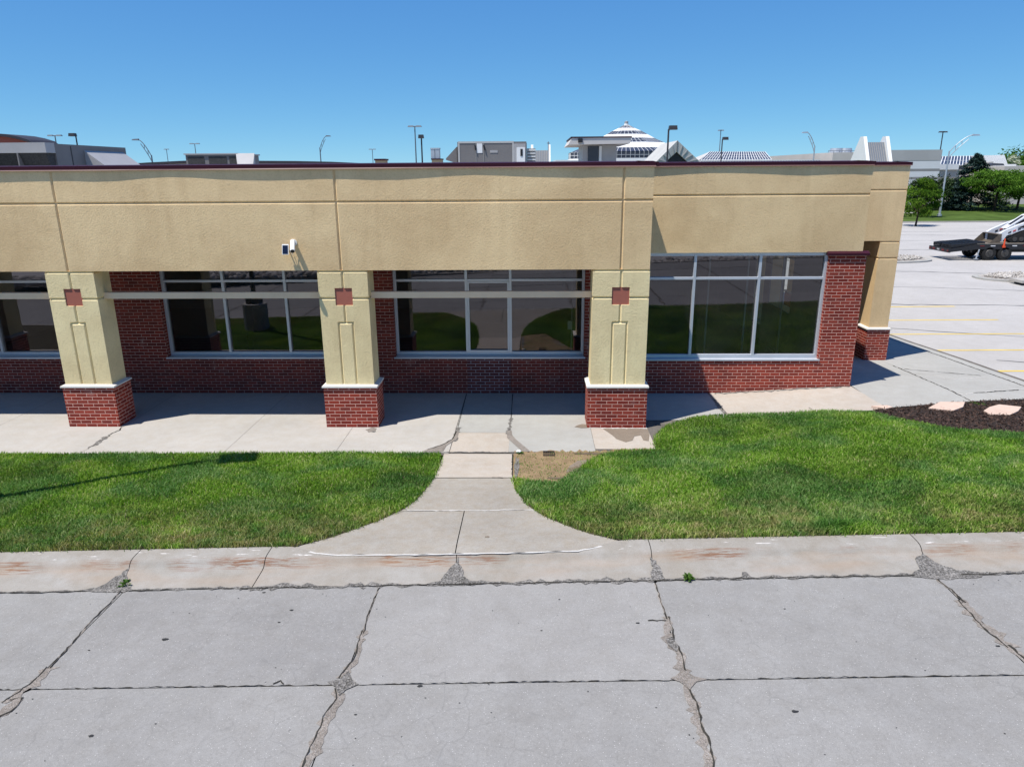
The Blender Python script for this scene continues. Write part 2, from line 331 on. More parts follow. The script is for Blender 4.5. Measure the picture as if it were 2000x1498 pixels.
class MB:
    def __init__(s): s.v = []; s.f = []; s.mi = []; s.mats = []; s.uv = {}
    def slot(s, m):
        if m not in s.mats: s.mats.append(m)
        return s.mats.index(m)
    def face(s, pts, m, uv=None):
        i = len(s.v); s.v += [tuple(p) for p in pts]; s.f.append(tuple(range(i, i+len(pts)))); s.mi.append(s.slot(m))
        if uv: s.uv[len(s.f)-1] = uv
    def raw(s, verts, faces, m):
        i = len(s.v); s.v += [tuple(p) for p in verts]; k = s.slot(m)
        for f in faces: s.f.append(tuple(i+j for j in f)); s.mi.append(k)
    def box(s, x0, x1, y0, y1, z0, z1, m):
        v = [(x0, y0, z0), (x1, y0, z0), (x1, y1, z0), (x0, y1, z0), (x0, y0, z1), (x1, y0, z1), (x1, y1, z1), (x0, y1, z1)]
        s.raw(v, [(3, 2, 1, 0), (4, 5, 6, 7), (0, 1, 5, 4), (1, 2, 6, 5), (2, 3, 7, 6), (3, 0, 4, 7)], m)
    def hull8(s, v, m):   # 4 bottom ccw + 4 top
        s.raw(v, [(3, 2, 1, 0), (4, 5, 6, 7), (0, 1, 5, 4), (1, 2, 6, 5), (2, 3, 7, 6), (3, 0, 4, 7)], m)
    def prism(s, poly, d, m, axis='x', a=0.):   # poly 2D, extruded from a to a+d along axis
        n = len(poly); P = []
        for k in (a, a+d):
            for p, q in poly:
                P.append((k, p, q) if axis == 'x' else ((p, k, q) if axis == 'y' else (p, q, k)))
        F = [tuple(range(n-1, -1, -1)), tuple(range(n, 2*n))] + [(i, (i+1) % n, n+(i+1) % n, n+i) for i in range(n)]
        s.raw(P, F, m)
    def tube(s, p0, p1, r0, m, r1=None, n=10, caps=True):
        p0 = Vector(p0); p1 = Vector(p1); r1 = r0 if r1 is None else r1
        d = (p1-p0).normalized(); a = d.orthogonal().normalized(); b = d.cross(a)
        P = [p0+(a*math.cos(t)+b*math.sin(t))*r0 for t in [2*math.pi*i/n for i in range(n)]]
        P += [p1+(a*math.cos(t)+b*math.sin(t))*r1 for t in [2*math.pi*i/n for i in range(n)]]
        F = [(i, (i+1) % n, n+(i+1) % n, n+i) for i in range(n)]
        if caps: F += [tuple(range(n-1, -1, -1)), tuple(range(n, 2*n))]
        s.raw(P, F, m)
    def build(s, name, parent=None, smooth=False, bevel=0.):
        me = bpy.data.meshes.new(name); o_ = org(parent)
        me.from_pydata([(x-o_.x, y-o_.y, z-o_.z) for x, y, z in s.v], [], s.f)
        for m in s.mats: me.materials.append(m)
        me.polygons.foreach_set('material_index', s.mi)
        bm = bmesh.new(); bm.from_mesh(me); bmesh.ops.recalc_face_normals(bm, faces=bm.faces[:]) if parent is not None or True else None
        bm.to_mesh(me); bm.free()
        uvl = me.uv_layers.new(name='UVMap'); dat = np.zeros(len(me.loops)*2, 'f')
        for p in me.polygons:
            n = p.normal
            for k, li in enumerate(p.loop_indices):
                x, y, z = s.v[me.loops[li].vertex_index]
                if p.index in s.uv: pass
                if abs(n.z) > .75: u, v = x, y
                elif abs(n.x) > abs(n.y): u, v = y, z
                else: u, v = x, z
                dat[li*2] = u; dat[li*2+1] = v
        uvl.data.foreach_set('uv', dat)
        if smooth: me.polygons.foreach_set('use_smooth', [True]*len(me.polygons))
        o = bpy.data.objects.new(name, me); COL.objects.link(o)
        if parent: o.parent = parent
        if bevel:
            b = o.modifiers.new('bevel', 'BEVEL'); b.width = bevel; b.segments = 2; b.limit_method = 'ANGLE'
        ORG[o.name] = o_
        return o
def fast_mesh(name, verts, faces_flat, face_sizes, mat, attrs=None, parent=None, mats=None):
    me = bpy.data.meshes.new(name); nv = len(verts); o_ = np.array(org(parent))
    me.vertices.add(nv); me.vertices.foreach_set('co', (verts-o_).astype('f').ravel())
    me.loops.add(len(faces_flat)); me.loops.foreach_set('vertex_index', faces_flat.astype('i'))
    st = np.concatenate([[0], np.cumsum(face_sizes)[:-1]]).astype('i')
    me.polygons.add(len(face_sizes)); me.polygons.foreach_set('loop_start', st); me.polygons.foreach_set('loop_total', face_sizes.astype('i'))
    me.materials.append(mat); me.update(); me.validate()
    for k, a in (attrs or {}).items():
        at_ = me.attributes.new(k, 'FLOAT', 'POINT'); at_.data.foreach_set('value', a.astype('f'))
    o = bpy.data.objects.new(name, me); COL.objects.link(o)
    if parent: o.parent = parent
    ORG[o.name] = org(parent)
    return o
def cards(name, C, N, size, mat, parent=None, aspect=1.0, tint=None):
    """many small leaf shaped quads: centres C, normals N"""
    n = len(C); N = N/np.linalg.norm(N, axis=1, keepdims=True)
    up = rng.normal(size=(n, 3)); T = np.cross(N, up); T /= np.linalg.norm(T, axis=1, keepdims=True); B = np.cross(N, T)
    sz = np.broadcast_to(size, (n,))[:, None]
    V = np.stack([C-T*sz, C+B*sz*.5*aspect, C+T*sz, C-B*sz*.5*aspect], 1).reshape(-1, 3)
    t = np.repeat(rng.random(n) if tint is None else tint, 4)
    return fast_mesh(name, V, np.arange(4*n), np.full(n, 4), mat, {'tint': t}, parent)

def grooved(mb, x0, x1, z0, z1, Y, grooves, mat, depth=.03, half=.028, P=None):
    """a rendered face with V-grooves; P maps (u, z, d) to a point, d = depth into the wall"""
    if P is None: P = lambda u, z, d: (u, Y+d, z)
    xs = {x0, x1}; zs = {z0, z1}
    for g in grooves:
        if g[0] == 'r': xs |= {g[1]-.006, g[1], g[2], g[2]+.006}; zs |= {g[3]-.006, g[3], g[4], g[4]+.006}
        elif g[0] == 'v': xs |= {g[1]-half, g[1], g[1]+half}; zs |= {max(z0, g[2]), min(z1, g[3])}
        else: zs |= {g[1]-half, g[1], g[1]+half}; xs |= {max(x0, g[2]), min(x1, g[3])}
    xs = sorted(x for x in xs if x0-1e-6 <= x <= x1+1e-6); zs = sorted(z for z in zs if z0-1e-6 <= z <= z1+1e-6)
    def cl(a):
        r = [a[0]]
        for q in a[1:]:
            if q-r[-1] > .0005: r.append(q)
        return r
    xs, zs = cl(xs), cl(zs)
    def dep(x, z):
        for g in grooves:
            if g[0] == 'r':
                if g[1]-.001 <= x <= g[2]+.001 and g[3]-.001 <= z <= g[4]+.001: return .04
                continue
            a, b = (x, z) if g[0] == 'v' else (z, x)
            if abs(a-g[1]) < .001 and g[2]-.001 <= b <= g[3]+.001: return depth
        return 0
    V = [P(x, z, dep(x, z)) for z in zs for x in xs]; nx = len(xs)
    F = [(j*nx+i, j*nx+i+1, (j+1)*nx+i+1, (j+1)*nx+i) for j in range(len(zs)-1) for i in range(nx-1)]
    mb.raw(V, F, mat)

# ------------------------------------------------------------------ ground heights
def sm(a, b, x):
    t = np.clip((x-a)/(b-a), 0, 1); return t*t*(3-2*t)
def zkerb(X): return .205+.0295*(np.clip(X, -16, 16)+6.6)
def S(X, Y): return .128+.031*(np.clip(X, -16, 16)+5)+.015*(7.1-np.maximum(Y, 0))
def RZ(Y): return np.interp(Y, [12, 13.6, 15, 17, 18.5, 20.6, 23.4, 26, 30, 1e4], [.2, .165, .15, .05, -.02, -.15, -.3, -.38, -.4, -.4])
def G(X, Y):
    X = np.asarray(X, float); Y = np.asarray(Y, float)
    zb = .165*sm(3.4, 7.2, X); zb = zb+(RZ(Y)-zb)*sm(6.5, 8.5, X); ye = 11.7+2.1*sm(1.8, 3.4, X)
    t = np.clip((ye-Y)/(ye-7.82), 0, 1); return zb+(zkerb(X)-zb)*t**1.3
def inpoly(x, y, poly):
    r = np.zeros(x.shape, bool); n = len(poly)
    for i in range(n):
        (x0, y0), (x1, y1) = poly[i], poly[(i+1) % n]
        c = ((y0 > y) != (y1 > y)); r ^= c & (x < (x1-x0)*(y-y0)/((y1-y0) if y1 != y0 else 1e-9)+x0)
    return r
def sheet(name, poly, zf, mat, off=0., step=.25, thick=.0):
    """ground sheet with outline poly draped on height zf"""
    bm = bmesh.new(); vs = [bm.verts.new((x, y, 0)) for x, y in poly]; bm.faces.new(vs)
    xs = [p[0] for p in poly]; ys = [p[1] for p in poly]
    for ax, lo, hi in ((0, min(xs), max(xs)), (1, min(ys), max(ys))):
        k = lo+step
        while k < hi-1e-4:
            bmesh.ops.bisect_plane(bm, geom=bm.verts[:]+bm.edges[:]+bm.faces[:], plane_co=(k, k, 0), plane_no=(1, 0, 0) if ax == 0 else (0, 1, 0)); k += step
    for v in bm.verts: v.co.z = float(zf(v.co.x, v.co.y))+off
    bmesh.ops.recalc_face_normals(bm, faces=bm.faces[:])
    if sum(f.normal.z for f in bm.faces) < 0: bmesh.ops.reverse_faces(bm, faces=bm.faces[:])
    V = [tuple(v.co) for v in bm.verts]; bm.verts.index_update(); F = [tuple(v.index for v in f.verts) for f in bm.faces]; bm.free()
    return V, F
def strip(mb, pts, width, zf, off, mat, jag=.3, step=.05, seed=0, wf=None):
    """irregular ribbon along a polyline on the ground"""
    r = random.Random(seed); P = []
    for (a, b) in zip(pts[:-1], pts[1:]):
        a = Vector(a); b = Vector(b); n = max(1, int((b-a).length/step))
        P += [a+(b-a)*(i/n) for i in range(n)]
    P.append(Vector(pts[-1])); L = []; Rr = []; n = len(P)
    for i, p in enumerate(P):
        d = (P[min(i+1, n-1)]-P[max(i-1, 0)]).normalized(); nn = Vector((-d.y, d.x))
        wd = width if wf is None else width*wf(i/max(1, n-1))
        j = (r.random()-.5)*jag*width
        a = p+nn*(wd*.5*(1+jag*(r.random()-.5)*1.6)+j); b = p-nn*(wd*.5*(1+jag*(r.random()-.5)*1.6)-j)
        L.append((a.x, a.y, float(zf(a.x, a.y))+off)); Rr.append((b.x, b.y, float(zf(b.x, b.y))+off))
    mb.raw(L+Rr, [(i, n+i, n+i+1, i+1) for i in range(n-1)], mat)
def blob(mb, cx, cy, rx, ry, zf, off, mat, n=14, seed=0):
    r = random.Random(seed); P = []
    for i in range(n):
        t = 2*math.pi*i/n; k = .75+.5*r.random(); x = cx+rx*k*math.cos(t); y = cy+ry*k*math.sin(t); P.append((x, y, float(zf(x, y))+off))
    mb.face(P, mat)
def poly_on(mb, poly, zf, off, mat, step=.3):
    V, F = sheet('', poly, zf, mat, off, step); mb.raw(V, F, mat)

# ================================================================== THE SHOP BUILDING
YF, YW = 13.005, 15.18
XL, XR, XE = -15.5, 2.12, 9.01       # left end (outside the frame), end of the arcade front, side arcade face
bld = thing('commercial_building', 'single storey tan stucco and red brick building with maroon parapet cap in the foreground', 'building', (-3.4, 15.2, 0))
colx = [(-13.52, .912), (-8.484, .909), (-3.44, .914), (1.616, 1.021)]

# front stucco band of the arcade, with V joints
b = MB(); gv = [('v', x, 3.0, 4.75) for x in (-13.52, -8.493, -3.452, 1.603)]
grooved(b, XL, XR, 3.0, 4.74, YF, gv+[('h', 4.203, XL, XR)], M['stucco'])
b.face([(XL, YF, 4.74), (XR, YF, 4.74), (XR, YF, 4.79), (XL, YF, 4.79)], M['stucco'])
b.face([(XR, YF, 3.0), (XR, YW+.04, 3.0), (XR, YW+.04, 4.79), (XR, YF, 4.79)], M['stucco'])
b.face([(XL, YF, 3.0), (XR, YF, 3.0), (XR, YF+.3, 3.0), (XL, YF+.3, 3.0)], M['stucco'])
b.face([(XL, YF+.3, 3.0), (XR, YF+.3, 3.0), (XR, YF+.3, 3.06), (XL, YF+.3, 3.06)], M['stucco'])
b.face([(XL, YF+.3, 4.79), (XR, YF+.3, 4.79), (XR, YF+.3, 4.4), (XL, YF+.3, 4.4)], M['stucco'])
b.build('stucco_band', bld)
# right section band (set back) and side return
b = MB(); YB = 15.215; XB = 6.845
grooved(b, XR, XB, 3.045, 4.79, YB, [('h', 4.203, XR, XB)], M['stucco'])
b.face([(XR, YB, 3.045), (XB, YB, 3.045), (XB, YB+.3, 3.045), (XR, YB+.3, 3.045)], M['stucco'])
b.face([(XB, YB, 3.045), (XB, 18.12, 3.045), (XB, 18.12, 4.79), (XB, YB, 4.79)], M['stucco'])
b.build('stucco_band', bld)
b = MB(); YS = 18.1
grooved(b, XB-.02, XE, 3.0, 4.79, YS, [('h', 4.203, XB-.02, XE)], M['stucco'])
grooved(b, YS, 42, 3.0, 4.79, 0, [('h', 4.203, YS, 42)], M['stucco'], P=lambda u, z, d: (XE-d, u, z))
b.face([(XB-.02, YS, 3.0), (XE, YS, 3.0), (XE, YS+.3, 3.0), (XB-.02, YS+.3, 3.0)], M['stucco'])
b.build('stucco_band', bld)
# parapet cap: folded metal, slightly wavy
def cap_run(p0, p1, nrm, seed):
    r = random.Random(seed); mb = MB(); p0 = Vector(p0); p1 = Vector(p1); nrm = Vector(nrm); d = p1-p0; n = max(2, int(d.length/.45))
    off = [ .030+.0045*math.sin(i*.5+seed)+.0035*math.sin(i*1.1+1)+r.uniform(-.0015, .0015) for i in range(n+1)]
    prof = [(1, 4.768), (1.35, 4.764), (1, 4.78), (1, 4.842), (-9, 4.86)]
    V = []
    for i in range(n+1):
        p = p0+d*(i/n)
        for k, z in prof:
            q = p+nrm*(off[i]*k if k > 0 else -.32); V.append((q.x, q.y, z))
    m = len(prof)
    for j in range(m-1):
        F = [(i*m+j, (i+1)*m+j, (i+1)*m+j+1, i*m+j+1) for i in range(n)]
        mb.raw(V, F, M['maroon_edge'] if j == 1 else M['maroon'])
    F = [(i*m, (i+1)*m, (i+1)*m+m-1, i*m+m-1) for i in range(n)]
    mb.raw(V, F, M['maroon'])
    mb.raw(V, [tuple(range(m)), tuple(n*m+i for i in range(m))], M['maroon'])
    return mb
c = cap_run((XL, YF, 0), (XR+.02, YF, 0), (0, -1, 0), 1)
c.build('parapet_cap', bld)
c = cap_run((XR+.03, YF-.02, 0), (XR+.03, YB, 0), (1, 0, 0), 2); c.build('parapet_cap', bld)
c = cap_run((XR+.05, YB, 0), (XB, YB, 0), (0, -1, 0), 3); c.build('parapet_cap', bld)
c = cap_run((XB, YS, 0), (XE+.03, YS, 0), (0, -1, 0), 4); c.build('parapet_cap', bld)
c = cap_run((XB+.01, YB, 0), (XB+.01, YS, 0), (1, 0, 0), 5); c.build('parapet_cap', bld)
c = cap_run((XE, YS, 0), (XE, 42, 0), (1, 0, 0), 6); c.build('parapet_cap', bld)
# roof deck, arcade ceilings
b = MB()
b.box(XL, XR, YF+.31, 44, 4.3, 4.42, M['roof']); b.box(XR, XB, YB+.31, 44, 4.3, 4.421, M['roof']); b.box(XB, XE-.3, YS+.31, 44, 4.3, 4.419, M['roof'])
b.build('roof', bld)
b = MB(); b.box(XL, XR-.01, YF+.3, YW+.3, 3.03, 3.06, M['soffit']); b.box(XB, XE-.02, YS+.28, 42, 3.03, 3.06, M['soffit'])
b.build('arcade_ceiling', bld)

# columns
def column(x, wd, parent, Y=YF, dep=.497, deco=True, zb=0., low=-.15):
    h = wd/2; m = MB(); x0, x1, z0, z1 = x-h, x+h, .84+zb, 3.0
    tz = 2.517; th = .155
    if deco:
        gz = 2.487; ut = 2.03
        gr = [('v', x, tz+th, z1), ('h', gz, x0, x-th), ('h', gz, x+th, x1), ('v', x, ut, tz-th),
              ('h', ut, x-.132, x+.132), ('v', x-.132, z0, ut), ('v', x+.132, z0, ut), ('h', z1-.018, x0, x1), ('r', x-th, x+th, tz-th, tz+th)]
        sg = [2.487, z1-.018]
    else:
        gr = [('h', 2.58, x0, x1), ('h', z1-.018, x0, x1)]; sg = [2.58, z1-.018]
    st = M['stucco_y'] if deco else M['stucco']
    grooved(m, x0, x1, z0, z1, Y, gr, st)
    for xx, sgn in ((x0, 1), (x1, -1)):
        grooved(m, Y, Y+dep, z0, z1, 0, [('h', z, Y, Y+dep) for z in sg], st, P=lambda u, z, d, xx=xx, sgn=sgn: (xx+sgn*d, u, z))
    m.face([(x0, Y+dep, z0), (x1, Y+dep, z0), (x1, Y+dep, z1), (x0, Y+dep, z1)], st)
    o = m.build('column', parent)
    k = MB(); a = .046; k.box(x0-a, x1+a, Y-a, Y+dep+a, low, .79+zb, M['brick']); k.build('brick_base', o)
    k = MB(); a = .072
    k.hull8([(x0-a, Y-a, .79+zb), (x1+a, Y-a, .79+zb), (x1+a, Y+dep+a, .79+zb), (x0-a, Y+dep+a, .79+zb),
             (x0-a, Y-a, .822+zb), (x1+a, Y-a, .822+zb), (x1+a, Y+dep+a, .822+zb), (x0-a, Y+dep+a, .822+zb)], M['precast'])
    k.hull8([(x0-a, Y-a, .823+zb), (x1+a, Y-a, .823+zb), (x1+a, Y+dep+a, .823+zb), (x0-a, Y+dep+a, .823+zb),
             (x0-.004, Y-.004, .848+zb), (x1+.004, Y-.004, .848+zb), (x1+.004, Y+dep+.004, .848+zb), (x0-.004, Y+dep+.004, .848+zb)], M['precast'])
    k.build('stone_cap', o, bevel=.004)
    if deco:
        k = MB(); k.box(x-th-.01, x+th+.01, Y+.016, Y+.03, tz-th-.01, tz+th+.01, M['tile']); 
        k.build('red_tile', o)
    return o
for x, wd in colx: column(x, wd, bld)
column(8.775, .475, bld, YS, .9, False, 0., -.3)
for i in range(1, 4): 
    k = column(8.775, .475, bld, YS+5.5*i, .6, False, 0, -.8)

# horizontal beams between the columns
for (xa, wa), (xb, wb) in zip(colx[:-1], colx[1:]):
    m = MB(); m.box(xa+wa/2-.01, xb-wb/2+.01, 13.22, 13.32, 2.455, 2.572, M['beam']); m.build('cross_beam', bld, bevel=.004)
m = MB(); m.box(XL, colx[0][0]-.45, 13.22, 13.32, 2.455, 2.572, M['beam']); m.build('cross_beam', bld)

# brick wall with openings
ops = [(-13.19, -9.12), (-8.02, -3.95), (-2.97, 1.135), (2.08, 6.17)]   # window openings
zt = {0: 3.05, 1: 3.05, 2: 3.05, 3: 3.045}
SB = .835
m = MB()
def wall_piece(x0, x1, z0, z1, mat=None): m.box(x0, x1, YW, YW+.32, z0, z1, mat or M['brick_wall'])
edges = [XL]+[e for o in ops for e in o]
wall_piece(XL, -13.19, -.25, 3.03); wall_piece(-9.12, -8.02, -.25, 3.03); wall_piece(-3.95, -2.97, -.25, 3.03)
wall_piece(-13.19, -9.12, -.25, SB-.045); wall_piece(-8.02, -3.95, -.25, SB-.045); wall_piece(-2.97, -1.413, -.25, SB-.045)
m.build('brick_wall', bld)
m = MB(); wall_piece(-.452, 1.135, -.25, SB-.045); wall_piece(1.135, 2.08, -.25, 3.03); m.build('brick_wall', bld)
m = MB(); m.box(-1.408, -.457, YW-.003, YW+.32, -.25, SB-.045, M['brick_new']); m.build('brick_infill', bld)['label'] = 'greyer brick infill panel below the middle window, where a door once stood'
m = MB()
m.box(2.08, 6.17, YW, YW+.32, -.25, .735, M['brick']); m.box(6.17, 6.925, YW, YW+.32, -.25, 2.985, M['brick'])
m.box(6.605, 6.925, YW+.32, 17.9, -.25, 3.0, M['brick']); m.box(6.58, 6.604, YW+.33, 17.9, .0, 3.1, M['int_wall'])
m.build('brick_wall', bld)
m = MB(); m.hull8([(6.12, YW-.045, 2.985), (6.965, YW-.045, 2.985), (6.965, YW+.3, 2.985), (6.12, YW+.3, 2.985), (6.12, YW-.045, 3.03), (6.965, YW-.045, 3.03), (6.965, YW+.05, 3.075), (6.12, YW+.05, 3.075)], M['maroon'])
m.build('pier_cap', bld)
# side wall of the shop, seen through the glass and from the side: openings onto the side arcade
m = MB()
for y0, y1, z0, z1 in ((17.9, 18.3, -.5, 3.05), (20.0, 20.5, -.5, 3.05), (21.4, 42, -.5, 3.05), (18.3, 20.0, -.5, 1.15), (20.5, 21.4, -.5, .4)):
    m.box(6.605, 6.92, y0, y1, z0, z1, M['stucco']); m.box(6.58, 6.604, y0, y1, max(0, z0), z1, M['int_wall'])
m.build('side_wall', bld)

# windows
def window(x0, x1, z0, z1, mull, trans, Yfr, parent, door=None, sill=True, fd=.10):
    f = MB(); w2 = .028
    def fb(a, b_, c_, d_, y0=Yfr, y1=Yfr+fd): f.box(a, b_, y0, y1, c_, d_, M['alu'])
    fb(x0, x0+.055, z0, z1); fb(x1-.055, x1, z0, z1); 
    xs = [x0+.055]+[q for c_ in mull for q in (c_-w2, c_+w2)]+[x1-.055]
    for c_ in mull: fb(c_-w2, c_+w2, z0, z1)
    for i in range(0, len(xs), 2):
        fb(xs[i], xs[i+1], z0, z0+.07); fb(xs[i], xs[i+1], z1-.07, z1)
        for tz in trans: fb(xs[i], xs[i+1], tz-.026, tz+.026, Yfr+.004, Yfr+fd-.004)
    fr = f.build('window', parent, bevel=.004)
    g = MB()
    zs = [z0+.07]+[q for tz in trans for q in (tz-.026, tz+.026)]+[z1-.07]
    for i in range(0, len(xs), 2):
        for j in range(0, len(zs), 2):
            y = Yfr+fd*.62; g.face([(xs[i], y, zs[j]), (xs[i+1], y, zs[j]), (xs[i+1], y, zs[j+1]), (xs[i], y, zs[j+1])], M['glass'])
    g.build('glass', fr)
    if door:
        d = MB(); a, c_, zb, ztp = door
        for q in ((a, a+.035, zb, ztp), (c_-.035, c_, zb, ztp), (a+.035, c_-.035, zb, zb+.03), (a+.035, c_-.035, ztp-.03, ztp)): d.box(q[0], q[1], Yfr-.012, Yfr+.04, q[2], q[3], M['alu'])
        d.build('inner_frame', fr)
    if sill:
        s_ = MB(); yy = YW-.022
        s_.hull8([(x0-.03, yy, z0-.045), (x1+.03, yy, z0-.045), (x1+.03, Yfr+.06, z0-.045), (x0-.03, Yfr+.06, z0-.045), (x0-.03, yy, z0-.012), (x1+.03, yy, z0-.012), (x1+.03, Yfr+.06, z0-.001), (x0-.03, Yfr+.06, z0-.001)], M['alu'])
        s_.build('sill', fr)
    return fr
window(-13.19, -9.12, SB, 3.05, [-11.84, -10.48], [2.475], 15.33, bld)
window(-8.02, -3.95, SB, 3.05, [-6.675, -5.325], [2.475], 15.33, bld)
window(-2.97, 1.135, SB, 3.05, [-1.405, -.455], [2.475], 15.33, bld, door=(-1.375, -.485, SB+.075, 2.447))
window(2.08, 6.17, .785, 3.045, [3.435, 4.79], [2.505], 15.262, bld)

# interior, dim, seen through the glass
m = MB(); m.box(XL, 6.6, YW+.33, 40, -.06, .0, M['int_dark']); m.build('interior_floor', bld)
m = MB(); m.box(XL, 6.6, 25.5, 25.7, .0, 3.2, M['int_wall']); m.box(XL, XL+.1, YW+.33, 25.5, 0, 3.2, M['int_wall']); m.box(1.15, 1.27, YW+.36, 20, 0, 3.2, M['int_wall']); m.build('interior_wall', bld)
m = MB(); m.box(XL, 6.6, YW+.32, 26, 3.2, 3.25, M['int_wall']); m.build('interior_ceiling', bld)
m = MB(); m.box(6.62, 6.66, 18.3, 20.0, 2.5, 2.56, M['alu']); m.box(6.62, 6.66, 19.17, 19.22, 1.15, 2.499, M['alu']); m.build('side_window', bld)
m = MB(); m.box(-7.55, -6.75, 16.6, 17.0, 1.0, 2.05, M['black']); m.box(-7.6, -6.7, 16.55, 17.05, 2.05, 2.09, M['mall_d']); m.box(-7.5, -6.8, 16.62, 16.98, 0, 1., M['int_dark'])
tag(m.build('cabinet'), 'dark cabinet standing inside behind the left window glass', 'cabinet')
m = MB(); m.box(.87, .90, 15.62, 15.66, .6, 2.4, M['rtu_l']); m.box(.80, .9, 15.61, 15.66, 1.34, 1.52, M['white']); tag(m.build('window_blind_cord'), 'pale cord with a white handle hanging inside the right edge of the middle window', 'blind cord')

# glazed partition standing inside behind the right hand window
for px_ in (2.75, 4.15, 5.05, 5.9):
    m = MB(); m.box(px_, px_+.035, 17.0, 17.05, 0, 3.19, M['alu']); m.build('partition_post', bld)

# security camera and solar panel on the stucco band
sc_ = thing('security_camera', 'white bullet security camera on the stucco band beside a small solar panel', 'camera', (-4.27, YF, 3.36))
m = MB(); a = at(571, 476, YF); 
m.tube((-4.28, YF-.03, 3.53), (-4.22, YF-.27, 3.375), .043, M['white'], .043, 14); m.tube((-4.22, YF-.27, 3.375), (-4.219, YF-.276, 3.371), .036, M['black'], .036, 14)
m.build('camera_body', sc_, bevel=.004)
m = MB(); m.tube((-4.27, YF+.002, 3.50), (-4.27, YF-.09, 3.50), .022, M['white'], n=8); m.tube((-4.27, YF+.002, 3.50), (-4.27, YF-.012, 3.50), .06, M['white'], n=12)
m.build('mount', sc_)
m = MB(); pts = [(-4.27, YF-.05, 3.42), (-4.30, YF-.055, 3.40), (-4.31, YF-.06, 3.33), (-4.285, YF-.05, 3.29)]
for p, q in zip(pts[:-1], pts[1:]): m.tube(p, q, .006, M['white'], n=6)
m.build('cable', sc_)
sp = thing('solar_panel', 'small dark blue solar panel in a white frame, mounted left of the security camera', 'solar panel', (-4.40, YF, 3.4))
m = MB(); 
m.hull8([(-4.455, YF-.150, 3.305), (-4.335, YF-.150, 3.305), (-4.335, YF-.135, 3.312), (-4.455, YF-.135, 3.312), (-4.455, YF-.105, 3.475), (-4.335, YF-.105, 3.475), (-4.335, YF-.09, 3.48), (-4.455, YF-.09, 3.48)], M['white']); m.build('panel_frame', sp)
m = MB(); m.face([(-4.444, YF-.1515, 3.317), (-4.346, YF-.1515, 3.317), (-4.346, YF-.1085, 3.464), (-4.444, YF-.1085, 3.464)], M['navy']); m.build('solar_cells', sp)
m = MB(); m.tube((-4.395, YF+.002, 3.44), (-4.395, YF-.1, 3.41), .012, M['white'], n=8); m.tube((-4.37, YF-.09, 3.45), (-4.345, YF-.04, 3.42), .006, M['orange'], n=6); m.build('mount', sp)

# ================================================================== GROUND
sw = MB()
def add_sheet(poly, zf, mat, off, step=.3): poly_on(sw, poly, zf, off, mat, step)
zS = lambda x, y: float(G(x, max(y, 11.7 if x < 1.8 else 11.0))) if x < 3.4 else float(G(x, y)) 
zG = lambda x, y: float(G(x, y))
# arcade pavement, panel by panel with thin gaps
GAP = .003
def panel(x0, x1, y0, y1, mat, off=0.): poly_on(sw, [(x0+GAP, y0+GAP), (x1-GAP, y0+GAP), (x1-GAP, y1-GAP), (x0+GAP, y1-GAP)], zG, off, mat, .5)
add_sheet([(XL-1, 11.3), (-.2, 11.6), (2.3, 11.7), (3.95, 13.4), (3.95, 15.6), (XL-1, 15.6)], zG, M['jointl'], -.012, .6)
xs = [-15.6, -12.95, -10.42, -7.93, -5.41, -3.44, -1.44]
for a, b_ in zip(xs[:-1], xs[1:]): panel(a, b_, 11.57+.012*(a+9), 15.3, M['sidewalk'])
panel(-1.434, -.412, 12.68, 15.3, M['sidewalk_g']); panel(-1.434, -.40, 11.70, 12.672, M['sidewalk_w'], .002)
panel(-.405, 1.125, 11.72, 15.3, M['sidewalk_g']); panel(1.125, 2.2, 11.86, 13.4, M['sidewalk_w'])
panel(1.125, 3.86, 13.4, 15.3, M['sidewalk_g'])
add_sheet([(3.93, 13.78), (3.72, 13.6), (5.5, 13.44), (7.04, 13.58), (6.95, 15.3), (3.9, 15.3)], zG, M['sidewalk_w'], .0, .3)
pav = sw.build('pavement'); tag(pav, kind='structure')
sw = MB()
# broken joints, gravel in gaps, stains
strip(sw, [(-1.43, 15.1), (-1.41, 12.9)], .012, zG, .004, M['joint'], .5, seed=1)
strip(sw, [(-1.40, 12.95), (-1.41, 12.5), (-1.40, 12.2)], .07, zG, .005, M['debris'], .6, seed=2)
poly_on(sw, [(-1.37, 12.75), (-1.36, 12.35), (-1.52, 12.0), (-1.55, 11.71), (-1.92, 11.70), (-1.84, 11.82), (-1.60, 12.02), (-1.44, 12.35), (-1.42, 12.7)], zG, .008, M['sand'], .2)
strip(sw, [(-1.83, 11.80), (-1.60, 12.03), (-1.45, 12.3), (-1.41, 12.7)], .02, zG, .010, M['joint'], .8, seed=3)
strip(sw, [(-.42, 15.1), (-.40, 13.5)], .01, zG, .004, M['joint'], .5, seed=4)
strip(sw, [(-.40, 13.5), (-.45, 12.6)], .05, zG, .005, M['debris'], .7, seed=5)
poly_on(sw, [(-.46, 12.75), (-.45, 12.4), (-.30, 12.05), (-.15, 11.72), (-.02, 11.72), (-.14, 12.0), (-.28, 12.3), (-.36, 12.55), (-.38, 12.8)], zG, .008, M['sand'], .2)
strip(sw, [(-1.95, 11.66), (-1.2, 11.69), (-.2, 11.68)], .04, zG, .006, M['debris'], .8, seed=7)
strip(sw, [(-.3, 11.69), (.4, 11.70), (1.2, 11.74), (2.1, 11.84)], .11, zG, .004, M['dirt'], .9, seed=8)
strip(sw, [(3.87, 15.12), (3.88, 14.6), (3.85, 14.2), (3.88, 13.8)], .055, zG, .004, M['sand'], .7, seed=9)
strip(sw, [(3.90, 14.7), (3.90, 14.3), (3.86, 13.8)], .05, zG, .007, M['debris'], .9, seed=10)
